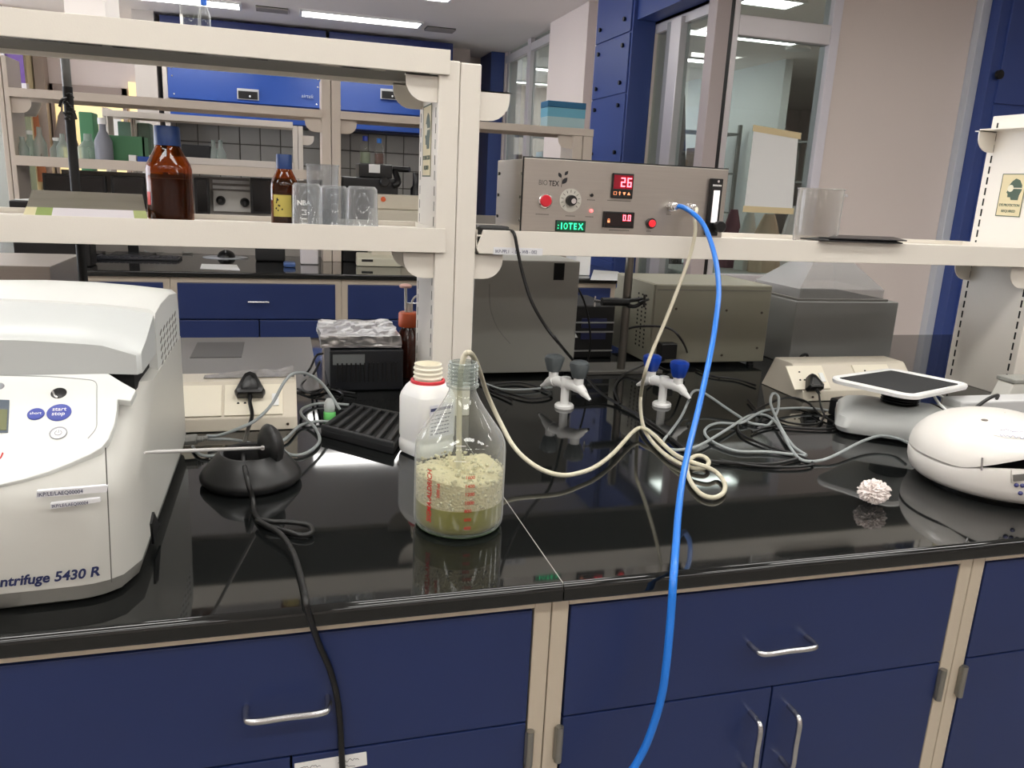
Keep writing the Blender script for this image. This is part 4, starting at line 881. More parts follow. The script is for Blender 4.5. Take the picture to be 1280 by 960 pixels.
yt = .9845
def front_y(x):
    tt = (x-xc)/hw; e = max(0, (abs(tt)-.72)/.28); return .984+.012*abs(tt)**2+.055*(1-math.sqrt(max(0, 1-min(1, e)**2.2)))
tx = MB().text('Centrifuge 5430 R', .0178, (at(124, 721, y=.993).x, 0, .938), thick=.0004, align='RIGHT', bold=.0005, shear=.22, sx=.95)
for v in tx.v: v.y = front_y(v.x)-.0006+(v.y*.5)
obj('lettering', tx, INKB, t)
for (pxs, lab, sz) in ((((47, 612.5), (135, 605.5), (134, 613.5), (46, 621)), 'IKP/LE/LAEQ00004', .0068), (((64, 628), (125, 621.5), (126, 626), (64, 635)), 'IKP/LE/LAEQ00004', .0055)):
    P_ = [at(*q, y=.989) for q in pxs]; lb_ = obj('asset_label', MB().prism([p_+Vector((0, -.004, 0)) for p_ in P_], (0, .006, 0)), mat('label_white', (225, 225, 228), .5), t)
    ux = (P_[1]-P_[0]).normalized(); obj('lettering', MB().text(lab, sz, P_[3]+ux*.002+Vector((0, -.0045, .0018)), ux, (0, 0, 1), .0003, sx=.9), INKB, lb_)
obj('latch_hook', MB().prism([at(190, 640, x=-.187), at(197, 655, x=-.187), at(190, 680, x=-.187), at(187, 655, x=-.187)], (.003, 0, 0)), BLACK, t)
# lid and rear housing
def sec(prof, x, f): return [Vector((x, y, z-f(x)*(z > 1.18))) for y, z in prof]
fd_ = lambda x: .016*((x-xc)/hw)**2
prof = [(1.15, 1.158), (1.149, 1.207), (1.156, 1.214), (1.20, 1.224), (1.26, 1.234), (1.285, 1.236), (1.287, 1.158)]
xs = [-.64, -.56, -.48, -.40, -.32, -.26, -.235]
rings = [sec(prof, x, fd_) for x in xs]
last = [(1.150, 1.156), (1.1495, 1.183), (1.156, 1.188), (1.20, 1.196), (1.26, 1.213), (1.285, 1.219), (1.287, 1.156)]
rings.append([Vector((-.194, y, z)) for y, z in last])
last2 = [(1.156, 1.157), (1.156, 1.182), (1.160, 1.186), (1.20, 1.193), (1.26, 1.210), (1.285, 1.216), (1.287, 1.157)]
rings.append([Vector((-.1885, y, z)) for y, z in last2])
obj('lid', MB().loft(rings), mat('lid_grey', (190, 193, 192), .35), t)
profr = [(1.291, .932), (1.291, 1.231), (1.296, 1.238), (1.36, 1.244), (1.46, 1.244), (1.56, 1.232), (1.575, 1.20), (1.575, .932)]
rr_ = [[Vector((x, y, z-(fd_(x) if z > 1.1 else 0))) for y, z in profr] for x in (-.64, -.56, -.48, -.40, -.32, -.26, -.215, -.196)]
rr_.append([Vector((-.188, y, z-(.022 if z > 1.1 else 0))) for y, z in profr])
obj('rear_housing', MB().loft(rr_), mat('housing_white', (206, 207, 204), .35), t)
obj('lid_gap', box(-.60, -.20, 1.16, 1.29, 1.13, 1.158), DGAP, t)
vs_ = MB()
for k in range(17):
    for j in range(6):
        z = .975+k*.0125; y = 1.33+j*.036; vs_.prism([(-.188, y, z), (-.188, y+.018, z+.005), (-.188, y+.018, z+.0085), (-.188, y, z+.0035)], (.0006, 0, 0))
for k in range(9): vs_.lathe([(.0012, 0), (.0012, .0006)], (-.188, 1.12+.004*k, .95+k*.013), 6, 'x')
v_ = obj('vent_slots', vs_, mat('slot_dark', (88, 86, 82), .8), t); v_['kind'] = 'stuff'

# ================================================================ STEEL BOXES AND POLE LEFT REAR
zt_ = at(62, 333, y=2.15).z; xr_ = at(62, 333, y=2.15).x; yb_ = at(83, 317.5, z=zt_).y
single('steel_box', box(-1.05, xr_, 2.15, yb_, .985, zt_, b=.002), STEEL, 'upper brushed steel box on the rear worktop behind the centrifuge', 'box', base=(-.8, 2.3, .985))
x2 = at(97, 339, z=.983).x; y2 = at(97, 339, z=.983).y
single('steel_box', box(-1.05, x2, 2.05, max(y2, 2.3), .9005, .983, b=.002), STEEL, 'lower broader brushed steel box under the upper steel box', 'box', base=(-.8, 2.2, .9))
p = at(100, 300, y=2.10)
t = thing('support_pole', 'tall thin black pole standing behind the left shelves', 'pole', (p.x, 2.10, .9))
obj('base_plate', box(p.x-.05, p.x+.05, 2.05, 2.15, .9005, .912, b=.002), BLACKM, t)
obj('rod', MB().lathe([(.0105, .912), (.0105, 1.60)], (p.x, 2.10, 0), 16), BLACKM, t)
obj('upper_tube', MB().lathe([(.0095, 1.60), (.0095, 1.72)], (p.x, 2.10, 0), 16), mat('tube_grey', (96, 96, 94), .4), t)
wr = MB(); random.seed(4)
for k in range(10):
    z = 1.53+k*.006; wr.sphere((p.x+random.uniform(-.006, .006), 2.098+random.uniform(-.005, .005), z), .009, (1, 1, .5), 1)
wr.tube([(p.x, 2.09, 1.575), (p.x-.01, 2.085, 1.57), (p.x-.016, 2.085, 1.555)], .003, 6).tube([(p.x, 2.09, 1.545), (p.x+.012, 2.085, 1.545), (p.x+.016, 2.085, 1.53)], .003, 6)
obj('tape_wrap', wr, BLACK, t)

# ================================================================ ON THE LEFT SHELVES
def amber(px0, px1, pcap, y, label, lbl=None, z0=DK_):
    """bottle between two pixel columns; pcap = pixel row of its cap top"""
    a, b_ = at(px0, 245, y=y), at(px1, 245, y=y); r = (b_.x-a.x)/2*math.cos(.15); x = (a.x+b_.x)/2; H = at((px0+px1)/2, pcap, y=y).z-z0
    t = thing('amber_bottle', label, 'bottle', (x, y, z0)); c = (x, y, z0); hb = H*.56
    obj('glass', MB().lathe([(0, .001), (r*.9, .001), (r, .006), (r, hb), (r*.94, hb+.01), (r*.62, H*.75), (r*.50, H*.80), (r*.50, H*.84)], c, 48, cap=False), AMBER, t)
    obj('contents', MB().lathe([(0, .004), (r*.93, .004), (r*.95, .01), (r*.95, hb*.82), (0, hb*.82)], c, 40, cap=False), mat('amber_contents', (44, 21, 12), .3), t)
    rc = r*.56; cp = MB(); n = 48; rings = []
    for (rr, z) in ((rc, H*.80), (rc, H*.815), (rc*.98, H*.99), (rc*.93, H), (.0001, H)):
        rings.append([Vector((c[0]+rr*(1+.02*(i % 2)*(z < H*.98))*math.cos(2*PI*i/n), c[1]+rr*(1+.02*(i % 2)*(z < H*.98))*math.sin(2*PI*i/n), c[2]+z)) for i in range(n)])
    rings = [[p for p in ring] for ring in rings]
    obj('cap', MB().loft(rings), mat('cap_blue', (14, 50, 104), .4), t)
    return t, Vector(c), r, H
ta, c, r, H = amber(183.5, 242, 158, 1.88, 'large amber glass bottle with a blue cap on the left shelf')
q = MB(); R1 = r+.0006
q.add([c+Vector((R1*math.sin(a), -R1*math.cos(a), z)) for z in (.035, .062) for a in (-1.15, -1.0, -.85)], [(0, 1, 4, 3), (1, 2, 5, 4)])
obj('red_label', q, mat('label_red', (206, 50, 30), .5), ta)
q = MB(); q.add([c+Vector((R1*math.sin(a), -R1*math.cos(a), z)) for z in (.088, .096) for a in (-.95, -.8)], [(0, 1, 3, 2)]); obj('small_tag', q, mat('tag_dull', (150, 90, 60), .5), ta)
ta, c, r, H = amber(338, 374, 193, 1.84, 'small amber glass bottle with a blue cap and a yellow label, beside the beakers')
R1 = r+.0006; q = MB(); n = 10
q.add([c+Vector((R1*math.sin(a), -R1*math.cos(a), z)) for z in (.022, .068) for a in [-.9+1.35*k/n for k in range(n+1)]], [(k, k+1, n+2+k, n+1+k) for k in range(n)])
ll = obj('yellow_label', q, mat('label_yellow', (186, 170, 84), .5), ta)
q = MB(); random.seed(8)
for k in range(12): a = -.45+random.uniform(-.2, .25); q.sphere(c+Vector((R1*math.sin(a), -R1*math.cos(a), .046+random.uniform(-.014, .014))), .0022, (1, .15, 1), 1)
obj('hazard_print', q, INK, ll)
def beaker(px0, px1, ptop, y, label, inverted=True, z0=DK_, m=PLAST, group=None, taper=.93, spout=False):
    a, b_ = at(px0, 250, y=y), at(px1, 250, y=y); r = (b_.x-a.x)/2*math.cos(.12); x = (a.x+b_.x)/2; H = at((px0+px1)/2, ptop, y=y).z-z0
    t = thing('beaker', label, 'beaker', (x, y, z0)); c = (x, y, z0); w_ = .0016
    if inverted: pr_ = [(r*1.04, .0005), (r*1.04, .003), (r, .005), (r*taper, H-.006), (r*taper-.005, H), (0, H), (0, H-w_), (r*taper-.006, H-w_), (r*taper-w_, H-.008), (r-w_, .004), (r-w_, .0005)]
    else: pr_ = [(0, .0005), (r*taper-.004, .0005), (r*taper, .005), (r*.985, H-.004), (r*1.04, H), (r*1.02, H+.0008), (r*.97, H-.004), (r*taper-w_, .008), (r*taper-.006, .0035), (0, .0035)]
    obj('wall', MB().lathe(pr_, c, 48, cap=False), m, t); return t, Vector(c), r, H
tb_, c, r, H = beaker(364, 403, 229, 1.79, 'upturned clear beaker with white print, front left of the beaker cluster')
ux = Vector((.98, .18, 0)); obj('lettering', MB().text('NBA', .014, c+Vector((-.021, -r*.985, .050)), ux, (0, 0, 1), .0003, bold=.0004), WHITE, tb_)
q = MB()
for k in range(4): q.box(c.x-.012, c.x-.002, c.y-r*.995, c.y-r*.985, .012+k*.009+c.z, .0135+k*.009+c.z)
obj('scale_print', q, WHITE, tb_)
beaker(432, 473, 233, 1.81, 'upturned clear beaker at the right end of the beaker cluster')
beaker(398, 436, 232, 1.86, 'upturned clear beaker between the two front ones, a beaker stacked on it')
tb2, c, r, H = beaker(383, 424, 206, 1.92, 'taller clear beaker standing upright behind the front beakers', inverted=False)
tc_, c, r, H = beaker(1001, 1049, 236, 1.88, 'tall clear cylinder jar with a small side spout on the right shelf', inverted=False, m=clear('jar_clear', (232, 230, 228), 1.45, .05, .4, .08), taper=.97)
obj('spout', MB().tube([c+Vector((r*.98, -.01, H-.012)), c+Vector((r*.98+.012, -.012, H-.014)), c+Vector((r*.98+.016, -.012, H-.016))], .003, 10, 3), PLAST, tc_)
# folded grey board with label strip
Q = [at(37, 262, y=1.785), at(185, 268, y=1.785)]; zq = ZT+.003
x0, x1 = at(30, 262, y=1.78).x, at(186, 267, y=1.78).x; yb_ = 1.97; zb_ = at(110, 240, y=yb_).z; xa, xb2 = at(40, 238, y=yb_).x, at(178, 242, y=yb_).x
t = thing('display_board', 'grey folded board with green and cream strip lying on the left shelf', 'board', ((x0+x1)/2, 1.88, DK_))
B0, B1, B2, B3 = Vector((x0, 1.765, ZT-.008)), Vector((x1, 1.765, ZT-.008)), Vector((xb2, yb_, zb_)), Vector((xa, yb_, zb_)); nb = (B1-B0).cross(B3-B0).normalized()
obj('board', MB().prism([B0, B1, B2, B3], -nb*.004), mat('board_grey', (120, 114, 100), .45, noise_amt=.25, nscale=7, stretch=(1, 4, 4)), t)
obj('leg', box(xa+.02, xb2-.02, yb_-.006, yb_-.002, DK_+.001, zb_-.004), mat('board_back', (80, 76, 68), .6), t)
P_ = lambda u_, v_: (B0.lerp(B1, u_)).lerp(B3.lerp(B2, u_), v_)+nb*.0006
for (u0_, u1_, cc, nm) in ((.0, .09, (222, 214, 172), 'cream_strip'), (.09, .22, (146, 166, 92), 'green_strip'), (.22, .89, (224, 218, 222), 'white_strip'), (.89, 1, (170, 180, 118), 'green_strip')):
    obj(nm, MB().prism([P_(u0_, .0), P_(u1_, .0), P_(u1_, .36), P_(u0_, .36)], nb*.0006), mat('strip_%d' % cc[0], cc, .6), t)
# black tile on the right shelf
T = [at(1003, 300, y=1.742), at(1128, 304.5, y=1.742)]
zz = ZT+.001
pts = [Vector((at(1000, 300, y=1.80).x, 1.80, zz)), Vector((at(1028, 304, y=1.735).x, 1.728, zz)), Vector((at(1126, 305, y=1.735).x, 1.728, zz)), Vector((at(1133, 297, y=1.86).x-.02, 1.90, zz)), Vector((at(1036, 292, y=1.9).x, 1.90, zz))]
t = thing('black_tray', 'thin black folded metal plate lying over the front lip of the right shelf', 'tray', (1.2, 1.8, ZT))
obj('plate', MB().prism(pts, (0, 0, .003), b=.0008), BLACKM, t)
obj('raised_plate', MB().prism([p_+Vector((.012, 0, .0065)) for p_ in pts[1:]], (0, 0, .003), b=.0008), mat('plate_black', (30, 30, 31), .3), t)
obj('spacer', box(pts[2].x-.06, pts[2].x-.02, 1.78, 1.82, zz+.003, zz+.0065), BLACKM, t); obj('spacer', box(pts[1].x+.05, pts[1].x+.09, 1.78, 1.82, zz+.003, zz+.0065), BLACKM, t)

# top shelf things (only their feet are in the picture)
DT = ZT2-.012
p = at(105, 16, y=1.80)
single('carton', box(at(80, 10, y=1.80).x, at(132, 12, y=1.80).x, 1.80, 1.95, DT+.0005, DT+.14, b=.002), mat('carton_white', (226, 222, 222), .7), 'white printed carton on the top shelf above the folded board', 'carton', base=(p.x, 1.87, DT))
def clearbottle(px, w_px, pcap, y, z0, label, hsub=None, group=None, capc=(26, 92, 190), fill=None, H=None):
    a, b_ = at(px-w_px/2, 100, y=y), at(px+w_px/2, 100, y=y); r = (b_.x-a.x)/2*.98; x = at(px, pcap, y=y).x; H = H or at(px, pcap, y=y).z-z0
    t = thing('glass_bottle', label, 'bottle', (x, y, z0), group); c = (x, y, z0)
    obj('glass', MB().lathe([(0, .001), (r*.92, .001), (r, .006), (r, H*.58), (r*.9, H*.66), (r*.45, H*.80), (r*.42, H*.86)], c, 32, cap=False), GLASS, t)
    if fill: obj('contents', MB().lathe([(0, .004), (r*.94, .004), (r*.94, H*.42), (0, H*.42)], c, 28, cap=False), fill, t)
    obj('cap', MB().lathe([(r*.5, H*.82), (r*.5, H*.985), (r*.46, H), (0, H)], c, 28, cap=False), mat('cap_%d_%d_%d' % capc, capc, .4), t); return t, Vector(c), r, H
tt_, c, r, H = clearbottle(237, 26, 0, 1.85, DT, 'clear glass bottle with a pale label on the top shelf', H=.16)
q = MB(); R1 = r+.0005; q.add([c+Vector((R1*math.sin(a), -R1*math.cos(a), z)) for z in (.005, .045) for a in (-1.3, -1.0, -.7)], [(0, 1, 4, 3), (1, 2, 5, 4)]); obj('label', q, PAPER, tt_)
clearbottle(254, 16, -8, 1.93, DT, 'small clear bottle with a tall bright blue cap on the top shelf', H=.10)
single('bottle_cap', MB().lathe([(.012, 0), (.012, .012), (.010, .014), (0, .014)], (at(433, 48, y=1.85).x, 1.85, DT+.012), 24, cap=False).box(at(437, 48, y=1.85).x, at(449, 48, y=1.85).x, 1.84, 1.87, DT+.0005, DT+.014), BLUE2, 'small blue cap lying on the top shelf near its right end', 'cap', base=(at(433, 48, y=1.85).x, 1.85, DT))

# ================================================================ REAR HALF OF THE BENCH
# tall grey cabinet instrument
gx0, gx1 = at(588, 474, y=2.12).x, at(716, 468, y=2.12).x
t = thing('tall_instrument', 'tall plain grey instrument cabinet behind the shelf post', 'instrument', ((gx0+gx1)/2, 2.25, .9))
vx = at(691, 360, y=2.12).x
obj('housing', box(gx0, gx1, 2.12, 2.5, .912, at(640, 325, y=2.12).z, b=.003), GREYB, t)
zc_ = at(650, 345, y=2.12).z+.0
obj('slot', box(vx, at(705, 340, y=2.12).x, 2.117, 2.122, at(698, 350, y=2.12).z, at(650, 326, y=2.12).z-.004), DGAP, t)
for x in (gx0+.03, gx1-.03): obj('foot', MB().lathe([(.015, 0), (.015, .012)], (x, 2.16, .9), 14), BLACK, t)
obj('scratch', MB().tube([at(612, 355, y=2.1195), at(613, 385, y=2.1195), at(622, 410, y=2.1195), at(638, 430, y=2.1195)], .0008, 5), mat('scratch', (120, 120, 116), .5), t)
# retort stand
rx = at(780, 330, y=2.15).x
t = thing('retort_stand', 'steel retort stand with a black clamp, left of the beige oven', 'stand', (rx, 2.15, .9))
obj('base', box(at(712, 468, y=2.15).x, at(815, 468, y=2.15).x+.02, 2.12, 2.24, .9005, .912, b=.002), mat('stand_base', (90, 88, 84), .4), t)
obj('rod', MB().lathe([(.0125, .912), (.0125, 1.26)], (at(776, 462, y=2.15).x, 2.15, 0), 18), mat('rod_steel', (110, 106, 100), .3, metal=.8), t)
rr = at(776, 378, y=2.13)
cl = obj('clamp', MB().tube(path([(752, 377, 'y', 2.12), (762, 377, 'y', 2.12), (785, 378, 'y', 2.12)]), .012, 12, 3).tube(path([(784, 376, 'y', 2.12), (793, 375, 'y', 2.12), (802, 374, 'y', 2.12)]), .006, 10, 3).tube(path([(784, 382, 'y', 2.12), (794, 383, 'y', 2.12), (803, 378, 'y', 2.12)]), .006, 10, 3), BLACK, t)
obj('clamp_screw', MB().tube(path([(742, 376, 'y', 2.12), (753, 377, 'y', 2.12)]), .004, 8, 2).tube(path([(744, 370, 'y', 2.12), (743, 383, 'y', 2.12)]), .003, 8, 2), SATIN, cl)
obj('wing_screw', MB().tube(path([(806, 368, 'y', 2.10), (805, 384, 'y', 2.10)]), .004, 8, 2).tube(path([(799, 378, 'y', 2.10), (811, 374, 'y', 2.10)]), .004, 8, 2), BLACK, cl)
# small black instrument
ix0, ix1 = at(712, 450, y=2.35).x, at(764, 450, y=2.35).x
t = thing('black_instrument', 'black electronic unit with blue panels and a white warning triangle, beside the tall grey cabinet', 'instrument', ((ix0+ix1)/2, 2.4, .9))
zi = at(735, 382, y=2.35).z
obj('housing', box(ix0, ix1, 2.35, 2.6, .9005, zi, b=.004), BLACKM, t)
NV = mat('navy_panel', (34, 40, 84), .35)
for (pa_, pb__) in ((398, 410), (416, 424)):
    obj('panel', box(at(727, 400, y=2.35).x, at(758, 400, y=2.35).x, 2.346, 2.351, at(740, pb__, y=2.35).z, at(740, pa_, y=2.35).z), NV, t)
for py in (403, 414.5, 438): obj('edge_trim', box(ix0+.005, ix1-.002, 2.343, 2.349, at(740, py+.8, y=2.35).z, at(740, py-.8, y=2.35).z), mat('trim_grey', (150, 150, 150), .4), t)
q = at(719, 422, y=2.345); obj('warning_triangle', MB().prism([q+Vector((-.009, 0, 0)), q+Vector((.009, 0, 0)), q+Vector((0, 0, .014))], (0, -.001, 0)), WHITE, t)
# beige oven
OV = mat('oven_beige', (132, 129, 114), .45, noise_amt=.04, nscale=9); ox0, ox1, oz1 = 1.095, 1.503, 1.163
t = thing('beige_oven', 'beige metal oven seen from the rear, in the middle of the bench under the shelf', 'oven', (1.3, 2.36, .9))
obj('housing', MB().prism([(ox0, 2.2, .915), (ox1, 2.2, .915), (ox1, 2.2, oz1), (ox0, 2.2, oz1)], (0, .30, 0), b=.004), OV, t)
obj('side_shell', MB().prism([(ox0-.001, 2.203, .915), (ox0-.001, 2.203, oz1-.002), (ox0-.001, 2.44, oz1-.002), (ox0-.001, 2.50, oz1-.06), (ox0-.001, 2.50, .915)], (-.004, 0, 0), b=.001), OV, t)
sl = MB()
for j in range(3):
    for k in range(13): y = 2.24+j*.028+k*.0005; z = .955+k*.0135; sl.box(ox0-.006, ox0-.0045, y, y+.008, z, z+.006)
s_ = obj('vent_slots', sl, DGAP, t); s_['kind'] = 'stuff'
obj('seam', box(ox0+.004, ox1-.004, 2.1985, 2.2005, oz1-.018, oz1-.0165), mat('seam', (96, 95, 90), .7), t)
for (px, py) in ((845, 386), (908, 388), (952, 391), (902, 444), (946, 435)): obj('screw', MB().lathe([(.004, 0), (.004, -.002)], at(px, py, y=2.199), 8, 'y'), mat('dark_screw', (60, 50, 40), .5), t)
obj('inlet', box(at(824, 435, y=2.18).x, at(844, 435, y=2.18).x, 2.165, 2.20, at(834, 446, y=2.2).z, at(834, 427, y=2.2).z, b=.003), BLACK, t)
for x in (ox0+.03, ox1-.03):
    for y in (2.23, 2.47): obj('foot', MB().lathe([(.012, 0), (.012, .016)], (x, y, .9), 12), BLACK, t)
# grey bath with clear lid
bx0, bx1, bz1, by1 = 1.60, 2.0, 1.113, 2.50
t = thing('water_bath', 'grey water bath with a sloping clear plastic lid, right of the beige oven', 'bath', (1.8, 2.35, .9))
obj('body', box(bx0, bx1, 2.2, by1, .9005, bz1, b=.003), GREYD, t)
obj('lid_flange', box(bx0+.01, bx1-.035, 2.21, by1-.01, bz1+.0005, bz1+.008, b=.002), mat('flange', (120, 118, 114), .3, metal=.4), t)
def rect(x0, x1, y0, y1, z): return [Vector((x0, y0, z)), Vector((x1, y0, z)), Vector((x1, y1, z)), Vector((x0, y1, z))]
obj('lid', MB().loft([rect(bx0+.02, bx1-.05, 2.22, by1-.02, bz1+.008), rect(bx0+.02, bx1-.05, 2.22, by1-.02, bz1+.038), rect(bx0+.12, bx1-.13, 2.30, by1-.10, bz1+.125)], smooth=False), LIDP, t)
obj('tap', MB().tube(path([(998, 452, 'y', 2.19), (1002, 445, 'y', 2.17), (1008, 443, 'y', 2.17), (1010, 448, 'y', 2.17)]), .005, 8), BLACK, t)
t = thing('grey_reflection_sheet', 'added sheet for the grey rear worktop reflection behind the left socket trunking', 'board', (-.12, 2.3, .9))  # added sheet, paints the worktop's grey reflection as colour
obj('sheet', box(-.62, .085, 2.0, YB-.004, .9005, .9035), mat('reflection_mid_grey', (104, 101, 98), .38, noise_amt=.06, nscale=5), t)
obj('dark_reflection_patch', box(at(238, 446, z=.904).x, at(302, 446, z=.904).x, at(270, 447, z=.904).y, at(270, 428, z=.904).y, .9036, .9048), mat('reflection_charcoal', (66, 64, 62), .45), t)  # darker part of the reflection, painted as a patch
# foil covered unit and orange-capped bottle
t = thing('foil_topped_unit', 'black box unit with a crumpled foil covered top, left of the shelf post', 'instrument', (.195, 2.1, .9))
fx0, fx1 = at(412, 480, y=2.0).x, at(504, 480, y=2.0).x; fz = at(455, 437, y=2.0).z
obj('housing', box(fx0, fx1, 2.0, 2.26, .9005, fz, b=.006), mat('unit_black', (24, 27, 33), .4), t)
obj('label', box(at(416, 450, y=2.0).x, at(456, 450, y=2.0).x, 1.9985, 2.0, at(436, 456, y=2.0).z, at(436, 443, y=2.0).z), mat('unit_label', (122, 126, 128), .4), t)
rb_ = MB()
for k in range(14): x = fx0+.02+k*(fx1-fx0-.04)/13; rb_.box(x-.002, x+.002, 1.997, 2.0, .925, .975)
s_ = obj('grille', rb_, BLACK, t); s_['kind'] = 'stuff'
bm = bmesh.new(); bmesh.ops.create_cube(bm, size=1); bmesh.ops.subdivide_edges(bm, edges=bm.edges[:], cuts=18, use_grid_fill=True)
fa = at(405, 437, y=2.0).x
for v in bm.verts:
    q = Vector((v.co.x*(fx1-fa), v.co.y*.25, v.co.z*.03)); d = noise.turbulence_vector(q*30, 3, False)*.0045+noise.noise_vector(q*14)*.004; v.co = Vector(((fx1+fa)/2-.006, 2.13, fz+.0185))+q+d*(1 if v.co.z > -.3 else .5)
obj('foil', MB().frombm(bm, False), mat('foil', (190, 188, 188), .3, metal=.9), t)
t2x = at(511, 395, y=2.15).x
t = thing('dispenser_bottle', 'brown bottle with an orange cap and thin tubes, beside the foil topped unit', 'bottle', (t2x, 2.15, .9))
zc0, zc1 = at(511, 406, y=2.15).z, at(511, 390, y=2.15).z
obj('glass', MB().lathe([(0, .9005), (.031, .9005), (.034, .906), (.034, zc0-.06), (.026, zc0-.02), (.018, zc0-.006), (.018, zc0)], (t2x, 2.15, 0), 32, cap=False), mat('brown_opaque_glass', (62, 26, 16), .15, coat=.3), t)
obj('cap', MB().lathe([(.027, zc0-.004), (.0285, zc0), (.028, zc1-.004), (.025, zc1), (0, zc1)], (t2x, 2.15, 0), 32, cap=False), mat('cap_orange', (178, 78, 38), .45), t)
tp_ = at(507, 358, y=2.15)
obj('pump_stem', MB().tube([(t2x-.008, 2.15, zc1), (tp_.x, 2.15, tp_.z)], .004, 8, 2, smooth=False).tube([(t2x, 2.15, zc1), (t2x+.001, 2.15, zc1+.025)], .007, 8, 2), mat('stem_clear', (190, 190, 186), .3), t)
obj('pump_head', MB().lathe([(.0, -.004), (.016, -.003), (.018, .002), (.012, .006), (0, .008)], (tp_.x, 2.15, tp_.z), 18, cap=False), mat('head_pink', (190, 150, 140), .4), t)
obj('side_tube', MB().tube([(t2x+.008, 2.15, zc1)]+path([(515, 378, 'y', 2.15), (519, 371, 'y', 2.15), (525, 371, 'y', 2.16), (527, 382, 'y', 2.17), (524, 400, 'y', 2.19)]), .003, 8), mat('tube_white', (210, 208, 200), .4), t)
for k, pts in enumerate(([(403, 442, 'y', 1.98), (395, 445, 'y', 1.95), (388, 460, 'z', .93), (380, 470, 'z', .906)], [(400, 452, 'y', 1.98), (390, 470, 'z', .906), (377, 480, 'z', .906), (384, 490, 'z', .906), (410, 486, 'z', .906), (428, 492, 'z', .906), (420, 500, 'z', .906), (395, 498, 'z', .906)], [(372, 486, 'z', .906), (395, 492, 'z', .906), (415, 478, 'z', .91), (425, 488, 'z', .906), (445, 492, 'z', .906)])):
    cable(pts, .003, RUBBER, ('black cable hanging from the back of the foil topped unit', 'black cable tangled left of the foil topped unit', 'black cable lying in front of the foil topped unit')[k])
# crumpled wrapper on the trunking
a = [at(215, 456, y=1.86), at(300, 461, y=1.78), at(335, 466, y=1.77), at(352, 452, y=1.90), at(320, 454, y=1.92)]
bm = bmesh.new(); bmesh.ops.create_grid(bm, x_segments=22, y_segments=8, size=.5)
for v in bm.verts:
    u_, v2 = v.co.x+.5, v.co.y+.5; n_ = noise.noise(Vector((u_*7, v2*4, 3)))
    v.co = Vector((-.17+u_*.19, 1.785+v2*(.03+.045*u_), .9935+.002*abs(n_)+.012*u_*v2*abs(math.sin(u_*4))))
g = bmesh.ops.extrude_face_region(bm, geom=bm.faces[:])
for v in [e for e in g['geom'] if isinstance(e, bmesh.types.BMVert)]: v.co.z += .0008
single('plastic_wrapper', MB().frombm(bm), mat('wrapper', (150, 146, 142), .25, metal=.3), 'crumpled thin grey wrapper lying on top of the left socket trunking', 'wrapper', base=(-.1, 1.83, .99))

# ================================================================ WHITE PLATFORM SHAKER
C0 = Vector((1.421, 1.514, 1.02)); th = math.radians(25); ux = Vector((math.cos(th), math.sin(th), -.05)); uy = Vector((-math.sin(th), math.cos(th), 0)); uz = ux.cross(uy).normalized()
t = thing('platform_shaker', 'white platform shaker with a tilted black topped tray', 'shaker', (C0.x, C0.y, .9))
def rrect(c, u_, v_, a, b_, r, n=6):
    pts = []
    for (sx, sy, a0) in ((1, 1, 0), (-1, 1, 90), (-1, -1, 180), (1, -1, 270)):
        for k in range(n+1): q = math.radians(a0+90*k/n); pts.append(c+u_*(sx*(a-r)+r*math.cos(q))+v_*(sy*(b_-r)+r*math.sin(q)))
    return pts
A_, B_ = .172, .100
lo = [rrect(C0-uz*.010, ux, uy, A_-.012, B_-.012, .03), rrect(C0-uz*.008, ux, uy, A_-.002, B_-.002, .035), rrect(C0, ux, uy, A_, B_, .036), rrect(C0+uz*.004, ux, uy, A_-.002, B_-.002, .034), rrect(C0+uz*.004, ux, uy, A_-.013, B_-.012, .02), rrect(C0+uz*.0005, ux, uy, A_-.015, B_-.014, .02)]
obj('platform', MB().loft(lo), WHITE, t)
obj('rubber_mat', MB().loft([rrect(C0+uz*.0006-ux*.008, ux, uy, A_-.032, B_-.018, .006), rrect(C0+uz*.0035-ux*.008, ux, uy, A_-.032, B_-.018, .006)], smooth=False), mat('mat_black', (26, 27, 29), .8, bump=.4, bscale=900), t)
bc = at(1126, 512, y=1.50); BCX, BCY = C0.x+.005, C0.y+.0
bel = []
for k in range(7): z = .968+k*.0062; bel += [(.036, z), (.043, z+.0025), (.036, z+.005)]
obj('bellows', MB().lathe([(0, .962)]+bel+[(0, 1.010)], (BCX, BCY, 0), 36, cap=False), RUBBER, t)
th2 = math.radians(-38); vx_ = Vector((math.cos(th2), math.sin(th2), 0)); vy_ = Vector((-math.sin(th2), math.cos(th2), 0))
SB_ = Vector((1.425, 1.485, 0))
def brr(z, a, b_, r): return rrect(Vector((SB_.x, SB_.y, z)), vx_, vy_, a, b_, r)
obj('base', MB().loft([brr(.908, .150, .098, .03), brr(.920, .156, .104, .032), brr(.945, .152, .100, .034), brr(.960, .138, .086, .036), brr(.966, .118, .068, .034), brr(.967, .10, .05, .03)]), mat('shaker_grey', (196, 198, 196), .35), t)
obj('foot_band', MB().loft([brr(.9005, .140, .090, .03), brr(.909, .146, .094, .03)]), BLACK, t)
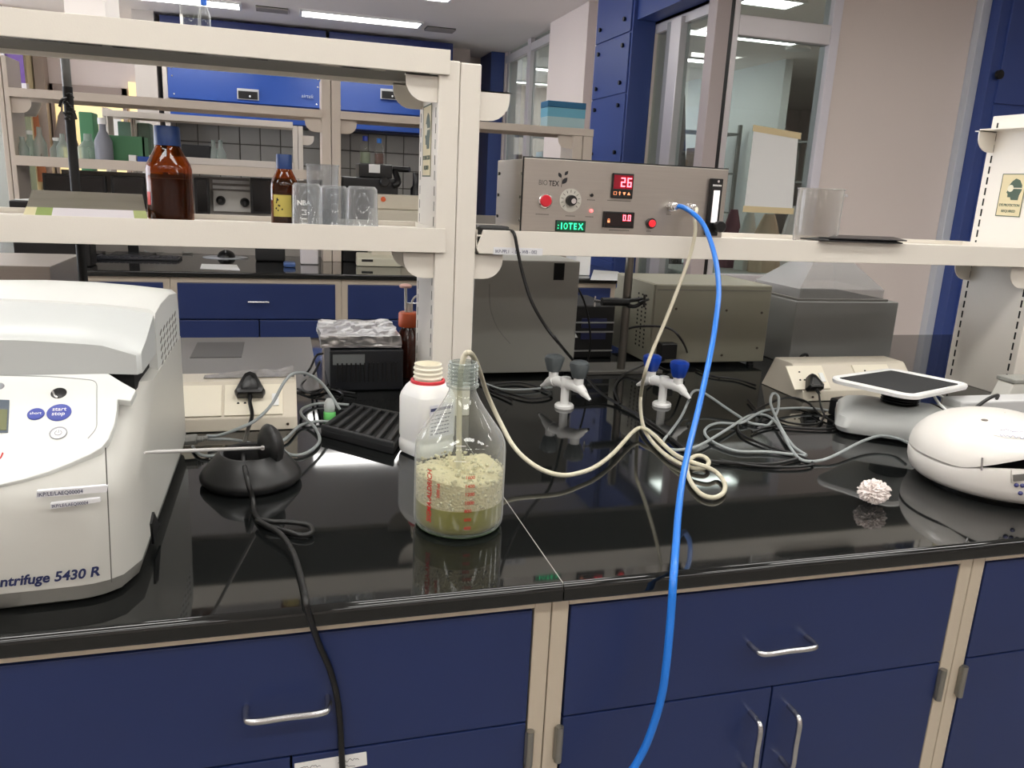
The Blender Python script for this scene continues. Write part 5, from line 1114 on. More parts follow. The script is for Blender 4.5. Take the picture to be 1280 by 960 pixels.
# black adapter
p = at(1049, 506, z=.9); pz = box(-.024, .024, -.014, .014, 0, .045, b=.005).xf(Matrix.Translation(at(1051, 520, z=.9)+Vector((0, .012, .0005))) @ Matrix.Rotation(.3, 4, 'Z'))
t = thing('plug_adapter', 'small black power adapter with a white label, left of the platform shaker', 'adapter', at(1051, 520, z=.9))
obj('housing', pz, BLACK, t); p = at(1047, 508, y=at(1051, 520, z=.9).y-.008)
obj('label', MB().prism([p+Vector((-.006, -.001, -.010)), p+Vector((.006, .0025, -.010)), p+Vector((.006, .0025, .012)), p+Vector((-.006, -.001, .012))], (0, -.001, 0)), PAPER, t)

# ================================================================ ROUNDED MINI CENTRIFUGE
from mathutils.bvhtree import BVHTree
MX, MY, MR_ = 1.357, 1.168, .158
MWH = mat('mini_white', (228, 224, 218), .32, coat=.15)
t = thing('mini_centrifuge', 'rounded white clamshell mini centrifuge with its lid ajar at the right edge', 'centrifuge', (MX, MY, .9))
VA = math.atan2(-MY, -MX)                 # bearing towards the camera
def gapf(a, c0=.75, w_=1.25, p_=1.3):     # 1 where the shell opens (front right)
    d = (a-(VA+c0)+PI) % (2*PI)-PI; return max(0, math.cos(min(PI/2, abs(d)*PI/2/w_)))**p_
n = 80
def mring(f, zfun):
    return [Vector((MX+MR_*f*math.cos(2*PI*i/n), MY+MR_*f*math.sin(2*PI*i/n), zfun(2*PI*i/n))) for i in range(n)]
rim = lambda a: .956+.024*gapf(a, .55, 1.0, 1)
lo = MB().loft([mring(.80, lambda a: .9075), mring(.90, lambda a: .911), mring(.965, lambda a: .921), mring(.995, lambda a: .936), mring(1.0, lambda a: rim(a)-.004), mring(.99, rim), mring(.96, lambda a: rim(a)+.002), mring(.85, lambda a: .962), mring(.1, lambda a: .962)])
obj('lower_shell', lo, MWH, t)
obj('foot_ring', MB().lathe([(.10, .9005), (.118, .9005), (.118, .909), (.10, .909)], (MX, MY, 0), 40, cap=False), BLACK, t)
lf_ = lambda a: .958+.058*gapf(a, .85, 1.2, 1.3)+.003
TOPZ = 1.046
def lidz(f, a): b0 = lf_(a); return b0+(TOPZ-b0)*math.sqrt(max(0, 1-f**2.3))
up = MB().loft([mring(f, lambda a, f=f: lidz(f, a)) for f in (1.0, .998, .99, .975, .95, .91, .85, .77, .66, .52, .36, .2, .08, .01)], cap=False)
obj('lid', up, MWH, t)
obj('lid_lining', MB().loft([mring(.985, lambda a: lf_(a)+.001), mring(.9, lambda a: lf_(a)*.6+1.0*.4), mring(.5, lambda a: 1.02), mring(.02, lambda a: 1.025)], cap=False), BLACK, t)
obj('dark_bowl', MB().lathe([(.125, .963), (.128, .972), (.10, .976), (0, .978)], (MX, MY, 0), 44, cap=False), BLACKM, t)
trees = [BVHTree.FromPolygons(m_.v, m_.f) for m_ in (lo, up)]
def onshell(px, py, off=.0015):
    d = (R_*((px-640)/FPX)-U_*((py-480)/FPX)+F_).normalized(); O = Vector((0, 0, CAMH)); best = None
    for tr_ in trees:
        h_ = tr_.ray_cast(O, d)
        if h_[0] is not None and (best is None or h_[3] < best[1]): best = (h_[0], h_[3])
    return (best[0] if best else O+d*1.6)-d*off
obj('display_surround', MB().prism([onshell(*q, .0025) for q in ((1264, 588), (1300, 583), (1318, 588), (1300, 602), (1264, 604))], (.002, .003, 0)), mat('surround_grey', (176, 170, 160), .35), t)
obj('display', MB().prism([onshell(*q, .0035) for q in ((1267, 594), (1300, 590), (1300, 599), (1267, 602))], (.002, .003, 0)), mat('lcd_grey', (112, 110, 106), .3), t)
for (px, py) in ((1270.5, 606.5), (1278, 607), (1286, 607), (1275.5, 616.5)):
    obj('button', MB().sphere(onshell(px, py, .0005), .0042, (1, 1, 1), 2), mat('button_violet', (64, 66, 120), .4), t)
P_ = [onshell(*q, .002) for q in ((1240, 529), (1262, 527), (1290, 533), (1310, 543), (1288, 549), (1258, 547), (1243, 544))]
nt_ = obj('note', MB().add(P_, [tuple(range(7))]), PAPER, t)
random.seed(12)
for k in range(2):
    pts = [onshell(1250+i*2.2, 537+k*7+i*.25+random.uniform(-1.3, 1.3), .0028) for i in range(16)]
    obj('writing', MB().tube(pts, .0004, 4, 3), mat('pen_blue', (60, 60, 130), .6), nt_)
obj('lid_hole', MB().sphere(onshell(1231, 525, .0), .006, (1.2, 1, .3), 2), mat('hole_grey', (110, 100, 90), .5), t)
obj('strut', MB().tube([onshell(1228, 572, .003), onshell(1227, 588, .003)], .0018, 8, 2), SATIN, t)
# low white device and pale box behind it
q = at(1203, 503, z=.985)
single('white_device', box(q.x, q.x+.45, q.y, q.y+.06, .9005, .985, b=.004), mat('device_white', (198, 198, 198), .4), 'low white instrument behind the mini centrifuge at the right edge', 'instrument', base=(q.x+.2, q.y, .9))
yq = q.y+.12; q2 = at(1257, 500, y=yq); q3 = at(1268, 480, y=yq)
t = thing('pale_box', 'pale grey lidded box at the right edge below the slotted post', 'box', (q2.x+.15, yq, .9))
obj('body', MB().prism([(q2.x, yq, .9005), (q2.x+.3, yq, .9005), (q2.x+.3, yq, q3.z), (q3.x, yq, q3.z), (q2.x, yq, q2.z)], (0, .05, 0), b=.003), mat('pale_grey', (206, 204, 196), .4), t)
obj('lid', box(q3.x-.004, q2.x+.303, yq-.003, yq+.055, q3.z+.0005, q3.z+.012, b=.003), mat('lid_mid_grey', (148, 148, 142), .4), t)
cable([(1166, 492, 'y', 1.5), (1172, 502, 'y', 1.45), (1180, 510, 'y', 1.42), (1190, 517, 'y', 1.40), (1200, 519, 'y', 1.40)], .0032, WHITE, 'white cable running down behind the mini centrifuge')
cable([(1168, 490, 'y', 1.52), (1182, 498, 'y', 1.55), (1205, 503, 'y', 1.56), (1230, 501, 'y', 1.54), (1246, 497, 'y', 1.5)], .003, WHITE, 'white cable bridging from the shaker to the low white instrument')
cable([(1208, 519, 'y', 1.36), (1222, 508, 'y', 1.36), (1236, 498, 'y', 1.38), (1247, 494, 'y', 1.40), (1246, 498, 'y', 1.42)], .004, RUBBER, 'thick black cable rising behind the mini centrifuge')
cable([(1150, 508, 'y', 1.52), (1165, 506, 'y', 1.5), (1180, 512, 'y', 1.45), (1190, 520, 'y', 1.42)], .0035, RUBBER, 'black cable between the shaker bellows and the mini centrifuge')
# ================================================================ SECOND BENCH
Y2 = 4.6
single('far_worktop', box(-2.4, 2.2, Y2, Y2+1.7, .868, .9, b=.008), GRANITE, 'black worktop of the second bench behind the left shelf', 'worktop', base=(0, Y2+.8, .87))
single('far_bench_legs', MB().box(-2.3, -2.24, Y2+.4, Y2+1.3, 0, .868).box(2.05, 2.11, Y2+.4, Y2+1.3, 0, .868), CREAM2, 'greige leg frame carrying the second bench', 'frame', base=(0, Y2+.8, 0))
xs2 = [at(214, 380, y=Y2+.02).x-.95, at(214, 380, y=Y2+.02).x, at(427, 390, y=Y2+.02).x]; xs2.append(xs2[2]+(xs2[2]-xs2[1])); xs2.append(min(xs2[3]+.9, 2.02))
fl_lab = ['blue drawer cabinet at the left of the second bench', 'blue drawer cabinet of the second bench with its bar handle visible', 'blue cabinet of the second bench left of the shelf post', 'blue cabinet of the second bench behind the black electronic unit']
for k in range(4):
    x0, x1 = xs2[k], xs2[k+1]; t = thing('far_cabinet', fl_lab[k], 'cabinet', ((x0+x1)/2, Y2+.3, .3)); sw = .035
    obj('frame', MB().box(x0+.001, x0+sw, Y2+.02, Y2+.05, .3, .868).box(x1-sw, x1-.001, Y2+.02, Y2+.05, .3, .868).box(x0+sw, x1-sw, Y2+.02, Y2+.05, .84, .868), mat('far_frame', (178, 166, 150), .45), t)
    obj('body', box(x0+.003, x1-.003, Y2+.05, Y2+.55, .3, .866), mat('cabinet_inside', (60, 62, 72), .8), t)
    d = obj('drawer', box(x0+sw, x1-sw, Y2+.015, Y2+.045, .64, .838, b=.003), BLUE, t)
    cx = (x0+x1)/2; obj('handle', MB().tube([(cx-.055, Y2+.015, .74), (cx-.055, Y2-.015, .74), (cx+.055, Y2-.015, .74), (cx+.055, Y2+.015, .74)], .006, 8, 2, smooth=False), SATIN, d)
    m = (x0+x1)/2
    obj('door', box(x0+sw, m-.003, Y2+.008, Y2+.045, .3, .634, b=.003), BLUE, t); obj('door', box(m+.003, x1-sw, Y2+.008, Y2+.045, .3, .634, b=.003), BLUE, t)
single('far_reflection_panel', box(-1.3, .25, 5.62, 5.66, .9005, 1.40).box(.25, 1.8, 5.62, 5.66, .9005, 1.22), mat('panel_warm_grey', (158, 152, 145), .5), 'low warm grey panel added along the second bench to grey the worktop reflection', 'panel', base=(.2, 5.64, .9))  # added panel, raised to grey what the near worktop mirrors
q0, q1 = at(719, 345, y=4.75), at(739, 322, y=4.75)
single('white_unit', box(q0.x, q1.x, 4.75, 4.95, .9005, 1.08, b=.006), WHITE, 'white boxy unit on the second bench seen right of the tall grey cabinet', 'device', base=(q0.x, 4.8, .9))
single('paper_pile', MB().prism([at(738, 350, z=.9008), at(786, 351, z=.9008), at(772, 340, z=.9008), at(742, 338, z=.9008)], (0, 0, .004)), PAPER, 'white paper pile on the second bench above the black electronic unit', 'paper', base=at(750, 348, z=.9))
# its shelf rack
YP = 5.3; G2 = mat('far_greige', (205, 192, 178), .45)
def fx(px, py=150, y=YP): return at(px, py, y=y).x
zU, zUb = 1.834, 1.786; zM, zMb = 1.468, 1.412
def post2(x0, x1, y, z0, z1, label, m=G2, sides=(-1, 1), zs=(zUb,)):
    t = thing('far_post', label, 'post', ((x0+x1)/2, y, z0)); xm = (x0+x1)/2
    obj('profile', box(x0, xm-.002, y, y+.25, z0, z1, b=.003), m, t); obj('profile', box(xm+.002, x1, y, y+.25, z0, z1, b=.003), m, t)
    for s in sides:
        for z in zs:
            xa = x0 if s < 0 else x1; pts = [(xa, y+.02, z), (xa+s*.10, y+.02, z)]
            for k in range(6): a = k/5*PI/2; pts.append((xa+s*(.04+.06*math.cos(a)), y+.02, z-.085+.06-.06*math.sin(a)))
            pts.append((xa, y+.02, z-.085)); obj('bracket', MB().prism(pts, (0, .006, 0)), m, t)
    return t
post2(fx(1), fx(15), YP, .9, 2.0, 'greige post of the second bench at the left edge', sides=(1,))
post2(fx(402), fx(426), YP, .9, 2.02, 'greige double post of the second bench seen above the beakers')
post2(fx(716, 180), fx(741, 180), YP, .9, 1.835, 'greige post at the right end of the second bench, above the controller', sides=(-1,))
def shelf2(x0, x1, y, zt, zb, label, d=.35, m=G2):
    t = thing('far_shelf', label, 'shelf', ((x0+x1)/2, y+d/2, zb)); obj('lip', box(x0, x1, y-.01, y-.002, zb, zt, b=.002), m, t); obj('deck', box(x0+.001, x1-.001, y-.002, y+d, zt-.02, zt-.015), m, t); obj('rear_lip', box(x0, x1, y+d, y+d+.006, zb, zt), m, t)
    return t
shelf2(fx(15), fx(402.5), YP, zU, zUb, 'upper shelf of the second bench crossing above the amber bottles')
shelf2(fx(425.5), fx(742, 160), YP, zU, zUb, 'upper shelf of the second bench right of its middle post, passing behind the near post')
shelf2(fx(15), fx(402.5), YP, zM, zMb, 'lower shelf of the second bench behind the amber bottles')
# box on that shelf
x0, x1 = fx(684, 150, YP+.05), fx(731, 150, YP+.05)
t = thing('gradient_carton', 'tall carton shaded from dark teal to pale blue, on the shelf above the controller', 'carton', ((x0+x1)/2, YP+.1, zU-.014))
zt1 = at(706, 127, y=YP+.05).z; zt0 = at(706, 135, y=YP+.05).z
obj('body', box(x0, x1, YP+.05, YP+.2, zU-.014, zt0, b=.003), mat('carton_pale', (172, 202, 206), .5), t)
obj('lid', box(x0-.003, x1+.003, YP+.047, YP+.203, zt0+.0005, zt1, b=.003), mat('carton_teal', (14, 98, 140), .5), t)
obj('band', box(x0-.0008, x1+.0008, YP+.0492, YP+.2008, zt0-.06, zt0-.002), mat('carton_mid', (104, 172, 196), .5), t)
# things on the lower shelf of bench two
def flask(px, w_, h, y, z0, label, m=GLASS, body=None, group='small glass bottles on the second bench shelf', cap=None):
    x = fx(px, 200, y); t = thing('flask', label, 'flask', (x, y, z0), group); c = (x, y, z0)
    obj('glass', MB().lathe([(0, .001), (w_*.5, .001), (w_*.5, h*.5), (w_*.2, h*.75), (w_*.18, h)], c, 20, cap=False), m, t)
    if cap: obj('cap', MB().lathe([(w_*.24, h*.9), (w_*.24, h*1.05), (0, h*1.06)], c, 16, cap=False), cap, t)
zs = zM-.014
flask(131, .10, .24, YP+.08, zs, 'grey spray bottle on the second bench shelf, right of the black pole', mat('bottle_grey', (128, 130, 140), .4), group=None, cap=WHITE)
flask(112, .12, .16, YP+.15, zs, 'hazy clear flask behind the black pole', clear('haze_glass', (215, 225, 220), 1.45, .1, .4, .25), group=None)
for k, px in enumerate((30, 40, 52, 72, 80)): flask(px, .07, .12+.03*(k % 3), YP+.1+.03*(k % 2), zs, 'small hazy glass bottle, %s from the left on the second bench shelf' % ORD[k], clear('haze_glass', (215, 225, 220), 1.45, .1, .4, .25), cap=WHITE if k % 2 else None)
gx = fx(118, 190)
t = thing('green_crate', 'green plastic crate of glassware on the second bench shelf', 'crate', (gx+.12, YP+.2, zs))
obj('crate', MB().box(gx, gx+.25, YP+.14, YP+.15, zs, zs+.16).box(gx, gx+.25, YP+.3, YP+.31, zs, zs+.16).box(gx, gx+.01, YP+.14, YP+.31, zs, zs+.16).box(gx+.24, gx+.25, YP+.14, YP+.31, zs, zs+.16).box(gx, gx+.25, YP+.14, YP+.31, zs, zs+.01), mat('crate_green', (72, 128, 88), .5), t)
single('blue_carton', box(fx(170, 200), fx(186, 200), YP+.05, YP+.12, zs, zs+.045, b=.003), BLUE2, 'small bright blue carton on the second bench shelf beside the large amber bottle', 'carton', base=(fx(178, 200), YP+.08, zs))
single('white_carton', box(fx(159, 200), fx(168.5, 200), YP+.05, YP+.12, zs, zs+.05, b=.003), WHITEM, 'small white carton beside the blue carton on the second bench shelf', 'carton', base=(fx(163, 200), YP+.08, zs))
# equipment on the second worktop
BKG = mat('monitor_black', (18, 18, 20), .3)
def monitor(px0, px1, pt, pb_, y, label, foot=True):
    a, b_ = at(px0, pt, y=y), at(px1, pb_, y=y); t = thing('monitor', label, 'monitor', ((a.x+b_.x)/2, y, .9))
    obj('screen', box(a.x, b_.x, y, y+.03, b_.z, a.z, b=.006), BKG, t); obj('bezel', box(a.x+.015, b_.x-.015, y-.002, y, b_.z+.015, a.z-.015), mat('screen_glass', (10, 10, 12), .12), t)
    cx = (a.x+b_.x)/2
    if not foot: obj('wall_mount', box(cx+.0, cx+.03, y+.03, 5.619, b_.z+.05, b_.z+.15), BKG, t); return
    obj('stem', box(cx-.03, cx+.03, y+.03, y+.05, .91, b_.z+.1), BKG, t); obj('foot', box(cx-.12, cx+.12, y-.08, y+.12, .9005, .912, b=.004), BKG, t)
monitor(52, 135, 216, 262, 5.44, 'dark monitor on the second bench below its lower shelf, crossed by the black pole')
monitor(138, 183, 219, 262, 5.44, 'dark monitor on the second bench left of the large amber bottle')
monitor(242, 263, 222, 268, 5.44, 'narrow dark monitor on the second bench right of the large amber bottle', foot=False)
monitor(312, 341, 222, 268, 5.44, 'dark monitor on the second bench behind the small amber bottle', foot=False)
q0, q1 = at(10, 250, y=4.75), at(108, 252, y=4.75)
t = thing('printer', 'black printer with sheets of white paper on top, left on the second bench', 'printer', ((q0.x+q1.x)/2, 4.95, .9))
obj('body', box(q0.x, q1.x, 4.75, 4.90, .9005, q0.z, b=.01), BKG, t)
single('paper_stack', MB().prism([Vector((at(17, 245, y=4.76).x, 4.76, q0.z+.001)), Vector((at(80, 246, y=4.76).x, 4.76, q0.z+.001)), Vector((at(93, 236, y=4.89).x, 4.89, q0.z+.001)), Vector((at(40, 234, y=4.89).x, 4.89, q0.z+.001))], (0, 0, .006)), PAPER, 'loose white paper sheets lying on the black printer', 'paper', base=((q0.x+q1.x)/2, 4.85, q0.z))
# power strip (rear face of the trunking of bench two)
q0, q1 = at(266, 242, y=5.585), at(318, 262, y=5.585)
t = thing('far_socket_strip', 'white socket strip with black plugs on the second bench between the amber bottles', 'socket box', ((q0.x+q1.x)/2, 5.60, q1.z))
obj('housing', box(q0.x, q1.x, 5.585, 5.619, q1.z-.02, q0.z+.02, b=.004), mat('strip_white', (205, 202, 196), .4), t)
for (px, py) in ((276, 250.5), (306, 253)): obj('plug', MB().lathe([(.03, 0), (.026, -.03), (.012, -.05)], at(px, py, y=5.584), 14, 'y'), BLACK, t)
for (za, zb_) in ((226, 230), (233, 237)): obj('rail', box(q0.x, q1.x, 5.60, 5.619, at(300, zb_, y=5.60).z, at(300, za, y=5.60).z), WHITEM, t)
# mouse, pad, keyboard, adapters, mess
p = at(282, 322, z=.9)
single('mouse_pad', MB().lathe([(.13, 0), (.132, .002), (.13, .004), (0, .0045)], (p.x, p.y, .9005), 40, cap=False).xf(Matrix.Translation((p.x, p.y, 0)) @ Matrix.Diagonal((1.05, .8, 1, 1)) @ Matrix.Translation((-p.x, -p.y, 0))), mat('pad_pale', (205, 208, 214), .6), 'pale rounded mouse pad on the second bench', 'mouse pad', base=(p.x, p.y, .9))
m_ = MB().sphere((0, 0, 0), 1, (1, 1, 1), 3); m_.v = [Vector((p.x+.005+v.x*.055, p.y+v.y*.085, .905+max(0, v.z)*.045)) for v in m_.v]
t = thing('computer_mouse', 'black computer mouse on the pale mouse pad', 'mouse', (p.x, p.y, .905)); obj('body', m_, BLACK, t); obj('wheel', MB().lathe([(.012, -.004), (.012, .004)], (p.x+.005, p.y-.05, .942), 14, 'x'), mat('wheel_grey', (120, 120, 122), .4), t)
k0, k1 = at(118, 322, z=.91), at(222, 326, z=.91)
t = thing('keyboard', 'dark keyboard on the second bench, left of the mouse pad', 'keyboard', ((k0.x+k1.x)/2, k0.y, .9)); obj('body', box(k0.x, k1.x, k0.y-.01, k0.y+.15, .9005, .915, b=.003), mat('keyboard_dark', (44, 44, 48), .4), t)
kk = MB()
for r_ in range(5):
    for c_ in range(14): w_ = (k1.x-k0.x-.02)/14; kk.box(k0.x+.01+c_*w_, k0.x+.01+(c_+.82)*w_, k0.y+r_*.028, k0.y+r_*.028+.022, .915, .920)
s_ = obj('keys', kk, mat('key_dark', (60, 60, 66), .4), t); s_['kind'] = 'stuff'
q = at(387, 331, z=.9)
single('white_charger', box(q.x-.055, q.x+.055, q.y, q.y+.08, .9005, 1.0, b=.012), mat('charger', (212, 206, 208), .4), 'white upright charger block on the second bench right of the mouse pad', 'charger', base=(q.x, q.y, .9))
q = at(338, 327, z=.9)
single('black_speaker', box(q.x-.09, q.x+.09, q.y, q.y+.14, .9005, .99, b=.015), BLACKM, 'low black device on the second bench right of the mouse pad', 'device', base=(q.x, q.y, .9))
q = at(362, 334, z=.9); single('blue_sachet', box(q.x-.035, q.x+.035, q.y-.02, q.y+.06, .9005, .93, b=.01), mat('sachet_blue', (70, 96, 150), .3), 'small crinkled blue sachet on the second bench edge', 'sachet', base=(q.x, q.y, .9))
q = at(255, 333, z=.9); single('paper_scrap', MB().prism([at(250, 336, z=.9008), at(300, 338, z=.9008), at(296, 331, z=.9008), at(252, 330, z=.9008)], (0, 0, .001)), PAPER, 'paper scrap before the mouse pad on the second bench', 'paper', base=q)
q0, q1 = at(446, 333, z=.9), at(500, 333, z=.9)
t = thing('desktop_scanner', 'cream wedge shaped device under the right end of the left shelf', 'device', ((q0.x+q1.x)/2, q0.y, .9))
obj('body', MB().prism([(q0.x, q0.y, .9005), (q0.x, q0.y, .955), (q0.x, q0.y+.07, .985), (q0.x, q0.y+.07, .9005)], (q1.x-q0.x, 0, 0), b=.008), mat('device_cream', (200, 196, 176), .4), t)
obj('display', box(q0.x+.03, q0.x+.10, q0.y-.002, q0.y+.0, .93, .945), BLACK, t)
for (a, b_) in ((160, 205), (215, 240), (395, 425)):
    p0 = at(a, 312, z=.91); p1 = at(b_, 316, z=.91); single('cable', MB().tube([p0, p0.lerp(p1, .3)+Vector((0, .06, .01)), p0.lerp(p1, .6)+Vector((0, -.05, 0)), p1], .006, 6, 5), mat('pale_cable', (150, 148, 142), .5), 'pale cable %s on the second bench' % {160: 'behind the keyboard', 215: 'between keyboard and mouse pad', 395: 'beside the white charger'}[a], 'cable', base=p0)
# instruments right of the middle post
q0, q1 = at(472, 300, y=4.9), at(531, 275, y=4.9)
zt_ = at(500, 252, y=4.85).z
t = thing('cream_analyser', 'large cream bench analyser seen between the beakers and the near post', 'instrument', (q0.x+.3, 5.1, .9))
obj('body', box(q0.x-.02, q0.x+.62, 5.08, 5.29, .9005, at(480, 262, y=5.08).z, b=.012), mat('analyser_cream', (206, 198, 180), .4), t)
obj('top_unit', box(q0.x+.02, q0.x+.62, 5.14, 5.29, at(480, 262, y=5.08).z+.0005, at(480, 243, y=5.1).z, b=.01), mat('analyser_cream', (206, 198, 180), .4), t)
obj('indicator', MB().lathe([(.016, 0), (.016, -.008)], (at(473, 243, y=5.14).x+.03, 5.14, at(473, 249, y=5.1).z), 12, 'y'), mat('orange_dot', (214, 96, 50), .4), t)
b0, b1 = at(428, 240, y=5.32), at(498, 240, y=5.32)
t = thing('microscope', 'black microscope unit with a white tag behind the beakers', 'instrument', ((b0.x+b1.x)/2, 5.45, .9))
zl, zh = at(460, 240, y=5.32).z, at(460, 222, y=5.32).z
obj('base', box(b0.x, b1.x, 5.32, 5.60, .9005, zh, b=.01), BKG, t)
h0, h1 = at(449, 220, y=5.32).x, at(491, 220, y=5.32).x; zz = at(470, 205, y=5.32).z
obj('head', box(h0, h1, 5.34, 5.59, zh+.0005, zz, b=.008), BKG, t)
obj('tag', box(at(461, 210, y=5.34).x, at(475, 210, y=5.34).x, 5.337, 5.34, at(468, 216, y=5.34).z, at(468, 205.5, y=5.34).z), PAPER, t)
obj('focus_knob', MB().lathe([(.03, 0), (.03, -.05), (.025, -.055)], at(480, 227, y=5.32), 20, 'y'), BLACK, t)
obj('arm', MB().tube(path([(491, 211, 'y', 5.4), (505, 212, 'y', 5.38), (512, 212, 'y', 5.36)]), .018, 10, 3).tube(path([(494, 215, 'y', 5.36), (498, 228, 'y', 5.3), (492, 232, 'y', 5.3)]), .02, 10, 3), BLACK, t)
# bottles standing on it
GLIQ = mat('pale_green_fill', (150, 160, 140), .4); BLIQ = mat('brown_fill', (110, 80, 74), .4)
clearbottle(456.5, 14, 170, 5.42, zz+.0005, 'left of two clear blue-capped bottles on the black microscope, pale contents', capc=(30, 60, 170), fill=GLIQ)
clearbottle(474, 12.5, 173, 5.42, zz+.0005, 'right of two clear blue-capped bottles on the black microscope, brown contents', capc=(30, 110, 200), fill=BLIQ)
q = at(521, 236, y=5.3); t = thing('small_microscope', 'small black eyepiece unit near the left edge of the near post', 'instrument', (q.x, 5.35, .9))
obj('body', MB().lathe([(.035, q.z-.9-.3), (.035, q.z-.9), (.02, q.z-.9+.02), (.02, q.z-.9+.1)], (q.x, 5.35, .9+.0), 16), BKG, t); obj('foot', box(q.x-.06, q.x+.06, 5.3, 5.4, .9005, q.z-.29, b=.01), BKG, t)

# ================================================================ THIRD RACK
Y3 = 8.0; G3 = mat('third_greige', (208, 198, 186), .45)
def gx3(px, py=160): return at(px, py, y=Y3).x
single('third_bench', MB().box(-2.6, 1.0, Y3-.7, Y3+.8, .86, .9, b=.008).box(-2.5, .9, Y3-.6, Y3+.7, .0, .859), mat('third_bench', (70, 74, 92), .4), 'third bench far behind under its own shelf rack', 'bench', base=(-.5, Y3, 0))
post2(gx3(366), gx3(378.5), Y3, .9, 1.88, 'pale double post of the third rack left of the second bench post', m=G3, sides=(1,), zs=(1.80,))
post2(gx3(129), gx3(135.5), Y3, .9, 1.93, 'pale slim post at the left end of the third rack', m=G3, sides=())
post2(gx3(156), gx3(162), Y3+.3, .9, 1.87, 'pale slim inner post of the third rack', m=G3, sides=())
shelf2(gx3(129), gx3(366), Y3, 1.912, 1.858, 'upper shelf of the third rack', m=G3)
shelf2(gx3(135.5), gx3(366), Y3, 1.548, 1.49, 'lower shelf of the third rack behind the large amber bottle', m=G3)
single('black_case', box(gx3(226, 190), gx3(262, 190), Y3+.05, Y3+.25, 1.534, 1.66, b=.01), BLACKM, 'black case on the lower shelf of the third rack', 'case', base=(gx3(244), Y3+.1, 1.534))
def far_flask(px, lab): 
    x = gx3(px, 190); t = thing('flask', lab, 'flask', (x, Y3+.1, 1.534)); obj('glass', MB().lathe([(0, .001), (.05, .001), (.05, .05), (.018, .12), (.018, .18)], (x, Y3+.1, 1.534), 18, cap=False), clear('haze_glass', (215, 225, 220), 1.45, .1, .4, .25), t)
far_flask(266, 'hazy glass flask on the third rack, right of the black case'); far_flask(275, 'hazy glass flask on the third rack, second to the right of the black case')
single('green_carton', box(gx3(114, 180), gx3(131, 180), Y3-.4, Y3-.2, 1.49, 1.86, b=.01).box(gx3(112, 180), gx3(126, 180), Y3-.39, Y3-.21, .9005, 1.49, b=.01), mat('crate_green', (72, 128, 88), .5), 'tall green carton stack left of the third rack', 'carton', base=(gx3(122), Y3-.3, .9))
for k, (a, b_) in enumerate(((137, 155), (163, 179))):
    t = thing('glass_tank', ('glass tank with dark lid on the third bench, the left one', 'glass tank with dark lid on the third bench, the right one')[k], 'tank', (gx3((a+b_)/2), Y3+.5, 1.53))
    obj('tank', box(gx3(a), gx3(b_), Y3+.38, Y3+.6, 1.50, 1.84, b=.006), mat('tank_tint', (86, 112, 96), .2), t)

